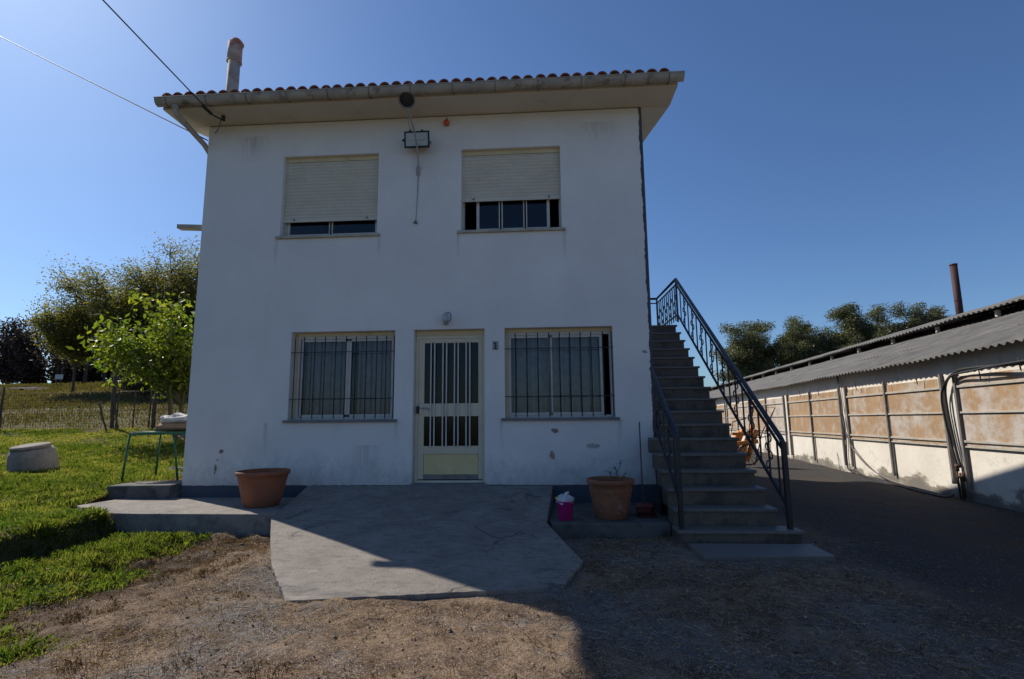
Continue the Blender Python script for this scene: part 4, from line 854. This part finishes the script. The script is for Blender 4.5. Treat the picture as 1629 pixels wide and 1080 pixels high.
# small bright tree beside the house
tb = (-10.05,6.5,gh(-10.05,6.5)); tg = []
rr = random.Random(5)
for (x, y, z) in [(-11.0,6.6,3.9),(-11.1,6.2,4.6),(-10.9,6.9,4.65),(-10.5,6.3,4.2),(-12.45,6.4,3.6),(-11.8,6.2,3.5),(-11.9,7.0,3.9),(-12.3,6.5,3.55),(-11.6,6.1,3.3),(-11.3,6.0,3.25),(-10.4,6.7,3.5),(-10.0,6.4,3.8),(-9.8,6.9,3.1),(-10.6,6.0,3.2),(-9.9,6.0,3.1),(-11.0,7.2,3.4),(-11.6,7.1,3.2),(-9.4,6.5,3.5),(-9.3,6.2,2.9),(-11.6,5.6,3.7),(-10.9,5.7,3.3)]: tg.append((x,y,z))
tree('small_tree', tb, (-10.15,6.5,1.75), tg, .045, 'leaf_bright', 'bark_green', 4600, .17, .075, .21, 'small bushy tree with glossy bright yellow green leaves beside the house corner', droop=.55, seed=3, forks=1, trunk_r=.075, extra=500, stems=((-.55,.1,1.3),(.4,.1,1.35),(-.2,-.3,1.2)))
# big loose tree behind the fence
bx, by = -26.5, 26
def cloud(cx, cy, cz, rx, ry, rz, n, seed, low=-.6):
    rr = random.Random(seed); out = []
    while len(out) < n:
        v = Vector((rr.gauss(0,1),rr.gauss(0,1),rr.gauss(0,1))).normalized()*rr.uniform(.45,1)**.6
        if v.z < low: continue
        out.append((cx+v.x*rx, cy+v.y*ry, cz+v.z*rz))
    return out
tree('large_tree', (bx,by,gh(bx,by)), (bx-.2,by,5.2), cloud(-26.2,26,9.2,4.6,4,3.4,34,1)+cloud(-30.6,26,8.4,2.6,3,2.6,12,2)+cloud(-23,26,10.2,3.2,3,3.2,12,12), .16, 'leaf_ash', 'bark', 140000, .155, .07, .40, 'large spreading tree with thin olive foliage and bare branches showing, behind the wire fence', seed=8, forks=6, trunk_r=.3)
tree('bushy_tree', (-31.5,25.5,gh(-31.5,25.5)), (-31.5,25.5,5.2), cloud(-31.5,25.5,7.3,2.5,2.2,1.9,26,5,-.9), .08, 'leaf_ash', 'bark', 24000, .16, .08, .33, 'rounded yellow green tree at the left foot of the large spreading tree', seed=9, forks=3, trunk_r=.08)
tree('bushy_tree', (-26.5,26.5,gh(-26.5,26.5)), (-26.5,26.5,5.0), cloud(-26.3,26.5,7.0,2.6,2,1.7,20,6,-.9), .08, 'leaf_ash', 'bark', 18000, .16, .08, .33, 'low olive green tree just behind the small bright tree', seed=10, forks=3, trunk_r=.12)
# dark wood on the brow: one trunk and crown each
rr = random.Random(21); DG = 'dark trees along the brow of the field'
dark_labels = []
def dark_tree(x, y, h, w, label, seed, n=6500):
    z = gh(x,y); base = (x,y,z); tg = cloud(x,y,z+h*.50,w,w,h*.46,16,seed,-.99)
    return tree('dark_tree', base, (x,y,z+h*.22), tg, .10, 'leaf_dark', 'bark', n, .42, .2, .62, label, group=DG, seed=seed, forks=2, trunk_r=.16)
spec = [(-71.5,58,11.0,1.8),(-67.5,57,11.6,1.6),(-64.6,60,9.0,2.0),(-61.8,57,7.8,2.0),(-58.8,57,10.8,1.5),(-56.6,58,9.6,1.8),(-54.2,60,8.2,2.2),(-52,57,7.6,2.2),(-49.5,60,8.2,2.3),(-46.8,57,7.8,2.4),(-44,60,8.4,2.4),(-41,57,8.2,2.4),(-38,60,8.6,2.4),(-35,58,8.2,2.4),(-32,60,8.2,2.4),(-29,58,8,2.3)]
lab = ['leftmost dark tree of the wood on the brow','tallest narrow reddish dark tree near the left edge of the photo','dark tree just right of the tall narrow one at the left edge','low dark tree in the dip between the two tall left ones','second tall dark tree from the left, pointed','dark broad tree close left of the rounded yellow green tree']
for i, (x, y, h, w) in enumerate(spec):
    dark_tree(x, y, h, w, lab[i] if i < len(lab) else '%s of the dark trees seen through the large spreading tree, from the left' % ['first','second','third','fourth','fifth','sixth','seventh','eighth','ninth','tenth'][i-6], 40+i)
for i in range(26):
    x = -62+i*1.65+rr.uniform(-.5,.5); y = 50+rr.uniform(0,8); z = gh(x,y); m = MB(); h = rr.uniform(6,9); m.tube([(x,y,z-.3),(x+rr.uniform(-.2,.2),y,z+h*.5),(x+rr.uniform(-.5,.5),y,z+h)], [.13,.10,.05], 6); t = thing('bare_tree', (x,y,z), 'bare thin trunk standing in the dark wood behind the brow of the field', 'tree', 'bare trunks in the dark wood'); 
    for k in range(7):
        zz = z+h*rr.uniform(.3,.98); a_ = rr.uniform(0,6.28); L_ = rr.uniform(.5,1.4); m.tube([(x,y,zz),(x+math.cos(a_)*L_,y+math.sin(a_)*L_,zz+L_*.6)], [.03,.008], 4, cap=False)
    m.build('trunk', 'bark', t); 
    C = np.array([x,y,z+h*.8])+RNG.normal(size=(380,3))*np.array([1.0,1.0,h*.22]); V, F, r = leaves(C, .5, .22); np_mesh('crown', V, F, MT['leaf_dark'], t, r)
# undergrowth, round grey green shrub by the gate
tree('round_shrub', (-22.0,20,gh(-22,20)), (-22,20,gh(-22,20)+.3), cloud(-22,20,gh(-22,20)+1.1,1.7,1.2,.8,26,15,-.6), .03, 'leaf_olive', 'bark', 9000, .12, .05, .2, 'rounded grey green shrub at the top of the field behind the gate', 'shrub', seed=15, forks=2, trunk_r=.05)
tree('dark_bush', (-9.0,7.6,gh(-9,7.6)), (-9,7.6,gh(-9,7.6)+.3), cloud(-8.9,7.6,gh(-9,7.6)+1.2,.6,.6,1.2,16,16,-.9), .03, 'leaf_dark', 'bark', 3000, .14, .07, .2, 'dark bush between the small bright tree and the house wall', 'bush', seed=16, forks=2, trunk_r=.05)
# gum trees behind the barn
EG = 'gum trees in a row behind the barn'
def gum(x, y, h, w, label, seed):
    w *= .97
    z = -1; base = (x,y,z); rr = random.Random(seed); tg = []
    nb = 6+int(w)
    for k in range(nb):
        a_ = rr.uniform(0,6.28); q = rr.uniform(.25,1); zz = z+h*(.97-.47*q*rr.uniform(.5,1)); tg.append((x+math.cos(a_)*w*q, y+math.sin(a_)*w*q, zz))
    tg.append((x,y,z+h*.97)); tg += [(x+rr.uniform(-.6,.6)*w, y+rr.uniform(-.5,.5)*w, z+h*rr.uniform(.5,.82)) for _ in range(6)]
    t = thing('gum_tree', base, label, 'tree', EG); m = MB(); m.tube([(x,y,z-.5),(x+.2,y,z+h*.3),(x-.1,y,z+h*.6),(x,y,z+h*.9)], [.42,.34,.22,.05], 8)
    C = []
    for T in tg:
        s0 = Vector((x,y,z+h*rr.uniform(.4,.6))); T = Vector(T); m.tube([s0, s0.lerp(T,.5)+Vector((0,0,h*.02)), T], [.16,.10,.03], 5)
        for _ in range(6):
            c = T+Vector((rr.gauss(0,1),rr.gauss(0,1),rr.gauss(0,.55)))*1.1; n_ = 400; C.append(np.array(c)+np.clip(RNG.normal(size=(n_,3)),-1.7,1.7)*np.array([.66,.66,.45])); m.tube([T.lerp(s0,.15),c],[.04,.015],4,cap=False)
    m.build('trunk', 'bark', t); C = np.concatenate(C); V, F, r = leaves(C, .30, .13, .5); np_mesh('crown', V, F, MT['leaf_euc'], t, r)
for i, (x, y, h, w, lb) in enumerate([(34.5,84,17.0,3.0,'leftmost gum tree, just right of the stair railing'),(38.5,88,17.6,3.2,'second gum tree from the left, rounded crown'),(42.5,83,16.8,2.6,'third gum tree from the left with a narrower crown'),(46.2,86,17.6,3.2,'fourth gum tree, wide and left of the tallest one'),(51.5,84,20.0,3.7,'tallest gum tree with a domed crown in the middle of the row'),(58.3,86,20.2,3.0,'gum tree with sky showing through, right of the tallest one'),(64.0,85,20.3,3.2,'last full gum tree of the row nearest the rusty stack'),(68.8,86,18.8,2.2,'low rightmost gum tree half hidden by the barn roof')]): gum(x, y, h, w, lb, 60+i)

# ------------------------------------------------------------------ barn
TH = math.atan(.098)
barn = thing('barn', (7.5,0,-.2), 'long low farm building with ochre panels and a corrugated fibre cement roof', 'barn', rot=(-.012,0,-TH))
BY0, BY1 = -7.0, 48.0
m = MB(); m.box((0,BY0,-.6),(.2,BY1,2.75)); m.box((.2,BY0,-.6),(8.6,BY0+.2,2.95)); m.box((.2,BY1-.2,-.6),(8.6,BY1,2.95)); m.box((8.4,BY0+.2,-.6),(8.6,BY1-.2,2.95)); m.build('wall', 'barn_wall', barn)
bay = 4.45; k = -2
while 2.95+bay*k < BY1-3:
    y0 = 3.15+bay*k; y1 = 2.75+bay*(k+1); ym = (y0+y1)/2+.05
    for (a_, b_) in ((y0+.02, ym-.035), (ym+.035, y1-.02)):
        if b_ < BY0: continue
        o = MB(); o.box((-.022,a_,1.00),(.0-.001,b_,2.28)); pn = o.build('panel', 'barn_panel', barn)
        q = MB()
        for zz, rr_ in ((2.09,.022),(1.61,.018),(1.08,.02)): q.box((-.055,a_,zz-rr_),(-.023,b_,zz+rr_))
        q.build('rail', 'barn_frame', pn, bevel=.004)
        q = MB(); q.box((-.05,a_,.97),(-.001,b_,.998)); q.build('ledge', 'sill_pale', pn)
    for yy in (y0, ym, y1):
        jt = random.uniform(0,.08); MB().tube([(-.05,yy,.20+jt),(-.05,yy,2.36)], .027, square=True).build('post', 'strap', barn)
    o = MB(); o.box((-.016,y1+.03,-.2),(-.001,3.15+bay*(k+1)-.03,2.74)); o.build('pilaster', 'barn_wall', barn)
    k += 1
def corrug(name, xa_, za_, xb_, zb_, y0, y1, parent, th=.007, wl=.177, amp=.024, rows=5, sagseed=0):
    ys = np.arange(y0, y1, wl/6); V = []; n_ = len(ys)
    nxs = rows+1; nrm = Vector((-(zb_-za_), 0, xb_-xa_)).normalized()
    for lay in (0, 1):
        for i in range(nxs):
            u = i/rows; 
            for y in ys:
                h = amp*math.sin(2*math.pi*y/wl)+.012*math.sin(y*.9+sagseed)*(1-u)+.006*math.sin(y*3.3+i); d = h-(th if lay else 0)
                V.append((xa_+(xb_-xa_)*u+nrm.x*d, y, za_+(zb_-za_)*u+nrm.z*d))
    F = []
    for lay in (0, 1):
        o = lay*nxs*n_
        for i in range(rows):
            a = np.arange(n_-1)+o+i*n_; q = np.stack([a, a+1, a+n_+1, a+n_], 1); F.append(q if lay == 0 else q[:,::-1])
    for i in (0, rows):
        a = np.arange(n_-1)+i*n_; F.append(np.stack([a, a+nxs*n_, a+nxs*n_+1, a+1], 1))
    return np_mesh(name, V, np.concatenate(F), MT['asbestos'], parent, smooth=True)
roofp = corrug('roof', -.33, 2.66, 1.1, 2.66+1.43*.38, BY0, BY1, barn, sagseed=1)
corrug('roof_upper_sheet', 1.0, 2.66+1.33*.38+.015, 2.65, 3.83, BY0, BY1, roofp, sagseed=1)
corrug('ridge_vent', 2.35, 4.01, 4.3, 4.62, BY0, BY1, roofp, rows=4, sagseed=3)
corrug('rear_roof', 4.32, 4.62, 9.1, 2.7, BY0, BY1, roofp, rows=4, sagseed=4)
m = MB(); m.box((2.9,BY0+.1,3.5),(2.95,BY1-.1,3.96)); m.build('vent_gap_shade', 'gap_shade', roofp)  # near-black sheet stands in for the shade inside the ridge vent gap
for yy in np.arange(BY0+1.2, BY1-1, 2.2): MB().box((2.50,yy,3.82),(2.58,yy+.07,3.97)).build('vent_bracket', 'barn_frame', roofp)
# broken white plaster scar and things hanging at the eave
t = thing('smoke_stack', (0,0,0), 'tall dark red rusty pipe rising behind the barn ridge', 'chimney', rot=(0,0,0)); 
bwm = Matrix.Translation((7.5,0,-.2)) @ Matrix.Rotation(-TH,4,'Z') @ Matrix.Rotation(-.012,4,'X')
bp = bwm @ Vector((4.8,10.1,4.0)); t.location = bp; BASE[t.name] = Vector(bp)
MB().tube([bp+Vector((0,0,-.3)), bp+Vector((0,0,2.40))], .10, 20).build('pipe', 'rust', t)
MB().tube([bp+Vector((0,0,2.36)), bp+Vector((0,0,2.42))], .107, 20).tube([bp+Vector((0,0,1.2)), bp+Vector((0,0,1.23))], .105, 20).build('collar', 'rust', t)
def BL(x, y, z): return bwm @ Vector((x,y,z))
def hose(name, pts, r, label, cat='hose', mat='black', extra=None):
    P = [BL(*p) for p in pts]; Q = []
    for i in range(len(P)-1):   # catmull-rom
        p0, p1, p2, p3 = P[max(i-1,0)], P[i], P[i+1], P[min(i+2,len(P)-1)]
        for k_ in range(8):
            u = k_/8; Q.append(.5*((2*p1)+(p2-p0)*u+(2*p0-5*p1+4*p2-p3)*u*u+(3*p1-p0-3*p2+p3)*u**3))
    Q.append(P[-1]); t_ = thing(name, tuple(P[-1]), label, cat); MB().tube(Q, r, 8).build('hose', mat, t_); return t_
hose('black_hose', [(-.22,-3,2.32),(-.20,.5,2.33),(-.16,1.9,2.38),(-.12,2.55,2.36),(-.10,2.93,2.15),(-.09,3.0,1.7),(-.08,2.93,.95),(-.08,2.86,.62)], .024, 'thick black hose along the barn eave bending down to the valve beside the double posts')
hose('black_hose', [(-.30,-3,2.36),(-.25,.6,2.37),(-.2,2.0,2.33),(-.14,2.72,2.27),(-.12,3.06,1.95),(-.11,3.06,1.4),(-.10,2.98,.9),(-.09,2.93,.62)], .02, 'second black hose lying just outside the first along the barn eave')
t = thing('valve', tuple(BL(-.08,2.9,.1)), 'rusty pipe valve cluster at the foot of the barn wall where the hoses end', 'valve')
m = MB()
for yy, z0_, z1_ in ((2.98,.02,.55),(2.90,.0,.50),(2.84,.05,.45)): m.tube([BL(-.08,yy,z0_),BL(-.08,yy,z1_)], .018, 8)
m.tube([BL(-.08,3.0,.42),BL(-.08,2.78,.42)], .026, 8); m.tube([BL(-.13,2.92,.62),BL(-.05,2.92,.62)], .035, 10); m.tube([BL(-.08,2.96,.52),BL(-.08,2.96,.66)], .03, 8); m.tube([BL(-.08,2.8,.36),BL(-.08,2.8,.52)], .03, 8); m.build('pipework', 'rustframe', t)
hose('grey_cable', [(-.12,7.42,2.62),(-.08,7.40,2.0),(-.06,7.45,1.4),(-.06,7.25,.9),(-.07,6.8,.55),(-.1,6.2,.30),(-.14,5.4,.13),(-.18,4.3,.07),(-.25,3.2,.06)], .016, 'grey cable dropping between the posts and sagging along the foot of the barn wall', 'cable', 'strap')
hose('black_cable', [(-.07,7.5,2.75),(-.07,7.48,1.9),(-.06,7.40,1.2),(-.06,7.5,.35),(-.1,7.35,.16),(-.15,6.9,.17),(-.22,6.0,.07),(-.28,4.5,.05),(-.3,3.1,.04),(-.2,2.95,.1)], .018, 'black cable tied to the barn pilaster and lying on the ground toward the valve', 'cable')
for i, yy in enumerate((1.05,3.78,5.0,6.4,6.9,9.3,10.2,8.75,1.95)):
    t = MB(); zt_ = 2.34; a_ = BL(-.14,yy,zt_+.1); b_ = BL(-.12,yy+.01,zt_-.07-.04*(i%3)); t.tube([a_,b_,BL(-.10,yy+.03,zt_-.11-.04*(i%3))], [.008,.012,.004], 5)
    setp(t.build('hook', 'rustframe', origin=tuple(a_)), 'rusty hook under the barn eave, '+['nearest the right edge of the photo','just left of the double posts with the hoses','over the mid post left of the hoses','third left of the hoses','just right of the cable pilaster','second beyond the cable pilaster','farthest away along the wall','first beyond the cable pilaster','just right of the hoses'][i], 'hook', 'hooks under the barn eave')
# orange farm machine behind the stair
mp = Vector((6.05,9.0,gh(6.05,9.0)-.02)); mp.z = -.17
t = thing('farm_machine', tuple(mp), 'rusty orange wooden slatted farm implement with a thin dark metal frame behind the stair', 'farm machine')
m = MB()
for (dx, dz0, dx2, dz2) in ((-.35,.35,.05,1.15),(-.18,.15,.30,1.20),(.02,.12,.42,1.05),(-.45,.55,-.10,1.0)): m.tube([mp+Vector((dx,0,dz0)), mp+Vector((dx2,.1,dz2))], .055, square=True)
m.build('slats', 'orange', t, bevel=.006)
m = MB(); m.tube([mp+Vector((-.5,-.1,.62)), mp+Vector((.35,-.1,.72))], .06, square=True); m.tube([mp+Vector((-.4,-.1,.95)), mp+Vector((.42,-.1,.90))], .045, square=True); m.tube([mp+Vector((-.3,-.12,.1)), mp+Vector((-.05,-.12,.55))], .06, square=True); m.build('crossbar', 'orange', t, bevel=.006)
m = MB(); P0_ = [(.25,0,.0),(.55,0,1.0),(.98,0,1.72),(.35,0,1.75),(.18,0,1.2),(.1,0,.3)]
m.tube([mp+Vector(p) for p in P0_], .016, 6); m.tube([mp+Vector((.98,0,1.72)), mp+Vector((.62,0,.95)), mp+Vector((.70,0,.05))], .014, 6); m.tube([mp+Vector((.2,.0,.8)), mp+Vector((.66,0,.85))], .014, 6); m.tube([mp+Vector((-.5,.3,.0)), mp+Vector((-.2,.3,1.3)), mp+Vector((.2,.3,1.4))], .018, 6); m.build('frame', 'rustframe', t)
V = []
for k_ in range(25): a_ = 2*math.pi*k_/24; V.append(mp+Vector((.02+.30*math.cos(a_), -.18, .33+.30*math.sin(a_))))
m = MB().tube(V, .022, 6, cap=False)
for k_ in range(6): a_ = math.pi*k_/6; m.tube([mp+Vector((.02+.3*math.cos(a_),-.18,.33+.3*math.sin(a_))), mp+Vector((.02-.3*math.cos(a_),-.18,.33-.3*math.sin(a_)))], .008, 5)
m.build('wheel', 'rustframe', t)

# ------------------------------------------------------------------ ground cover
def zat(x, y): return height(x, y)
def blades(x, y, h, w, lean=.45, curve=1.0, zoff=-.01):
    n = len(x); z = zat(x, y)+zoff; a = RNG.random(n)*2*np.pi; tilt = np.abs(RNG.normal(0, lean, n)); la = RNG.random(n)*2*np.pi
    dx = np.cos(la)*np.sin(tilt); dy = np.sin(la)*np.sin(tilt); dz = np.cos(tilt)
    wx = np.cos(a)*w*.5; wy = np.sin(a)*w*.5; B = np.stack([x, y, z], 1); Wv = np.stack([wx, wy, 0*wx], 1)
    Mi = B+np.stack([dx*h*.45, dy*h*.45, dz*h*.6], 1); T = B+np.stack([dx*h*1.15, dy*h*1.15, dz*h*(1-.25*curve)], 1)
    V = np.stack([B-Wv, B+Wv, Mi+Wv*.8, T, Mi-Wv*.8], 1).reshape(-1,3); i = np.arange(n)*5
    # one pentagon per blade, split in quad + tri as two quads would crease; use 5-gon
    return V, np.stack([i, i+1, i+2, i+3, i+4], 1)
def scatter(x0, x1, y0, y1, n, maskf):
    x = RNG.uniform(x0, x1, n); y = RNG.uniform(y0, y1, n); k = RNG.random(n) < maskf(x, y); return x[k], y[k]
def notslab(x, y):
    a = (x > -6.32) & (x < 1.6) & (y > -1.27) & (y < 9) & ~((x < -5.4) & (y > .52)); b_ = (x > -3.3+.56*np.clip(-1.38-y, 0, 9)) & (x < .3) & (y > -3.42) & (y < 0); c_ = (x > 1.3) & (x < 2.7) & (y > -2.42) & (y < 8)
    w_ = (x+9.93)**2+(y-2.2)**2 < .16
    return ~(a | b_ | c_ | w_)
gmask = lambda x, y: notslab(x, y)*grassmask(x, y)*np.clip(-.75+3.0*fbm(x+5, y, 1.9), .03, 1)
VV = []; FF = []; RR = []; off = 0
for (bx0, bx1, by0, by1, n_, h_, w_, le) in [(-7.2,-2.9,-5,-1.25,130000,.045,.0062,.8),(-12,-5.3,-1.3,3.2,150000,.055,.0095,.65),(-20,-11,-1.3,5,50000,.07,.018,.5),(-18,-6,3.2,8.4,110000,.07,.018,.55)]:
    x, y = scatter(bx0, bx1, by0, by1, n_, gmask); hv = h_*(.15+1.9*fbm(x, y, 2.6)**1.6+.4*RNG.random(len(x)))
    V, F = blades(x, y, hv, w_, le); VV.append(V); FF.append(F+off); off += len(V); tone = np.clip(-.45+1.2*fbm(x-3, y, .8)+.7*fbm(x+7, y, 4)+.8*(RNG.random(len(x))-.4), 0, 1); RR.append(np.repeat(tone, 5))
o = np_mesh('grass', np.concatenate(VV), np.concatenate(FF), MT['grass'], rnd=np.concatenate(RR)); setp(o, 'short bright green grass of the lawn left of the house', 'grass', kind='stuff')
x, y = scatter(-62, -10, 8.4, 46, 150000, lambda x, y: np.clip(1.4*fbm(x, y, .35)-.2, .05, 1)*(np.abs(x) < 13+1.15*y)*(x < -6)); dist = np.sqrt(x**2+(y+7.6)**2)
V, F = blades(x, y, .006*dist*(.4+RNG.random(len(x))), .0016*dist, .5); o = np_mesh('meadow_grass', V, F, MT['fieldgrass'], rnd=np.repeat(np.clip(fbm(x, y, .3)*.9+.3*(RNG.random(len(x))-.5)+.1,0,1), 5)); setp(o, 'dry tufted meadow grass on the sloping field beyond the fence', 'grass', kind='stuff')
# clover and broad leaved weeds in the lower lawn
x, y = scatter(-7.0, -3.2, -4.6, -1.3, 20000, lambda x, y: notslab(x,y)*grassmask(x,y)*(fbm(x, y, 2.0) > .45)); C = np.stack([x, y, zat(x,y)+RNG.uniform(.015,.06,len(x))], 1); V, F, r = leaves(C, .026, .022, 0, .3)
o = np_mesh('clover', V, F, MT['weeds'], rnd=r); setp(o, 'clover and small broad leaved weeds among the grass in front', 'weeds', kind='stuff')
# straw and cut dead grass
def strands(x, y, L, w, lift=.012):
    n = len(x); z = zat(x, y); a = RNG.random(n)*2*np.pi; d = np.stack([np.cos(a), np.sin(a), RNG.normal(0, .22, n)], 1); p = np.stack([-np.sin(a), np.cos(a), 0*a], 1)
    B = np.stack([x, y, z+np.abs(RNG.normal(0, lift, n))+.003], 1); L = L[:,None]; bend = (RNG.normal(0, .25, n))[:,None]
    pts = [B-d*L*.5, B+p*L*bend*.5+np.array([0,0,1])*L*.06, B+d*L*.5]; U = np.array([0,0,1])*w*.4+p*w*.5
    V = np.stack([pts[0]-U*.5, pts[0]+U*.5, pts[1]+U, pts[2]+U*.4, pts[2]-U*.4, pts[1]-U], 1).reshape(-1,3); i = np.arange(n)*6; return V, np.stack([i,i+1,i+2,i+3,i+4,i+5], 1)
smask = lambda x, y: notslab(x, y)*(1-.85*grassmask(x, y))*np.clip(1.7*fbm(x, y, 1.2)-.25, .05, 1)*(1-.9*ss(2.2,3.4,x))
x, y = scatter(-6.5, 3.6, -5.2, -.9, 150000, smask); V, F = strands(x, y, .014+.09*RNG.random(len(x))**3, .0019, .006)
x2, y2 = scatter(-7.6, -5.4, -1.2, 1.2, 9000, lambda x, y: notslab(x,y)*(1-grassmask(x,y))); V2, F2 = strands(x2, y2, RNG.uniform(.03,.10,len(x2)), .003)
o = np_mesh('dry_grass', np.concatenate([V,V2]), np.concatenate([F,F2+len(V)]), MT['straw'], rnd=np.repeat(RNG.random(len(x)+len(x2)), 6)); setp(o, 'cut dry straw and dead grass scattered over the yard', 'dry grass', kind='stuff')
x, y = scatter(-5.5, 3.4, -5.2, -1.4, 30000, lambda x, y: notslab(x,y)*(1-grassmask(x,y))*(fbm(x+9, y, 2.6) > .56)); V, F = blades(x, y, RNG.uniform(.015,.055,len(x)), .004, .8)
o = np_mesh('dead_tufts', V, F, MT['straw'], rnd=np.repeat(RNG.random(len(x))*.6, 5)); setp(o, 'low brown dead grass tufts in the bare yard', 'dry grass', kind='stuff')
def clumps(cx, cy, per, rad, hmin, hmax, w, lean):
    n = len(cx); k = np.repeat(np.arange(n), per); sc = (.5+RNG.random(n))[k]; x = cx[k]+RNG.normal(size=len(k))*rad*sc; y = cy[k]+RNG.normal(size=len(k))*rad*sc
    h = (hmin+(hmax-hmin)*RNG.random(len(k)))*sc; return x, y, k, h
cx_, cy_ = scatter(-5.6, -1.5, -5.0, -1.45, 900, lambda x, y: notslab(x,y)*np.clip(np.exp(-((x+3.75-.2*(y+2.2))**2)/.45)+.10, 0, 1))
x, y, k_, h_ = clumps(cx_, cy_, 80, .045, .02, .065, .004, .9); q_ = notslab(x, y) > 0; x, y, k_, h_ = x[q_], y[q_], k_[q_], h_[q_]; V, F = blades(x, y, h_, .004, 1.0)
tone = np.clip((RNG.random(len(cx_))**1.5*.8)[k_]+.25*(RNG.random(len(x))-.5), 0, 1); o = np_mesh('dead_clumps', V, F, MT['straw'], rnd=np.repeat(tone, 5)); setp(o, 'brown matted clumps of dead grass between lawn and bare yard', 'dead grass', kind='stuff')
cx_, cy_ = scatter(-7.2, -3.0, -5.0, -1.3, 1500, lambda x, y: notslab(x,y)*grassmask(x,y)); x, y, k_, h_ = clumps(cx_, cy_, 60, .032, .04, .11, .006, .7); q_ = notslab(x, y) > 0; x, y, k_, h_ = x[q_], y[q_], k_[q_], h_[q_]; V, F = blades(x, y, h_, .0075, .75)
cx2, cy2 = scatter(-12, -5.6, -1.2, 5.5, 1500, lambda x, y: notslab(x,y)*grassmask(x,y)); x2, y2, k2, h2 = clumps(cx2, cy2, 50, .05, .05, .12, .008, .7); q_ = notslab(x2, y2) > 0; x2, y2, k2, h2 = x2[q_], y2[q_], k2[q_], h2[q_]; V2, F2 = blades(x2, y2, h2, .010, .7)
tn = np.concatenate([np.clip((RNG.random(len(cx_))*.7)[k_]+.3*(RNG.random(len(x))-.3),0,1), np.clip((RNG.random(len(cx2))*.8)[k2]+.3*(RNG.random(len(x2))-.3),0,1)])
o = np_mesh('grass_tufts', np.concatenate([V,V2]), np.concatenate([F,F2+len(V)]), MT['grass'], rnd=np.repeat(tn, 5)); setp(o, 'taller uneven green tufts standing up in the lawn', 'grass', kind='stuff')
# gravel
x, y = scatter(-4.5, 9, -5.2, 6, 110000, lambda x, y: notslab(x,y)*(1-grassmask(x,y))*np.clip(.12+.9*(fbm(x, y, .9)-.45)*3+.3*ss(-2.5,1,x), .03, 1)*(y < 3+0*x)); n_ = len(x); s_ = np.abs(RNG.normal(0,.0022,n_))+.0018+.012*(RNG.random(n_) > .985)*RNG.random(n_); z = zat(x,y)
oc = np.array([(1,0,0),(0,1,0),(-1,0,0),(0,-1,0),(0,0,.75),(0,0,-.75)], float); fo = np.array([(0,1,4),(1,2,4),(2,3,4),(3,0,4),(1,0,5),(2,1,5),(3,2,5),(0,3,5)])
V = np.stack([x,y,z+s_*.35],1)[:,None,:]+oc[None]*s_[:,None,None]*RNG.uniform(.6,1.4,(n_,6,1)); F = (np.arange(n_)*6)[:,None,None]+fo[None]
o = np_mesh('gravel', V.reshape(-1,3), F.reshape(-1,3), MT['gravel'], rnd=np.repeat(RNG.random(n_),6)); setp(o, 'loose small gravel scattered over yard and driveway', 'gravel', kind='stuff')
x, y = scatter(-5.2, 3.4, -5.1, -1.6, 1500, lambda x, y: notslab(x,y)*(1-grassmask(x,y))*(fbm(x+3, y, 1.9) > .42)); C = np.stack([x, y, zat(x,y)+RNG.uniform(.004,.03,len(x))], 1); V, F, r = leaves(C, .026, .014, 0, 0)
o = np_mesh('leaf_litter', V, F, MT['litter'], rnd=r); setp(o, 'curled dry leaves and chips littering the bare yard', 'leaf litter', kind='stuff')
x, y = scatter(-5.0, 3.0, -5.1, -1.5, 900, lambda x, y: notslab(x,y)*(1-grassmask(x,y))*(fbm(x+9, y, .9) > .40)); n_ = len(x); s_ = .005+.013*RNG.random(n_)**4; z = zat(x,y)
V = np.stack([x,y,z+s_*.3],1)[:,None,:]+oc[None]*s_[:,None,None]*RNG.uniform(.6,1.4,(n_,6,1)); F = (np.arange(n_)*6)[:,None,None]+fo[None]
o = np_mesh('pebbles', V.reshape(-1,3), F.reshape(-1,3), MT['gravel'], rnd=np.repeat(RNG.random(n_),6)); setp(o, 'larger loose pebbles strewn over the bare yard', 'pebbles', kind='stuff')
print('objects', len(bpy.data.objects))
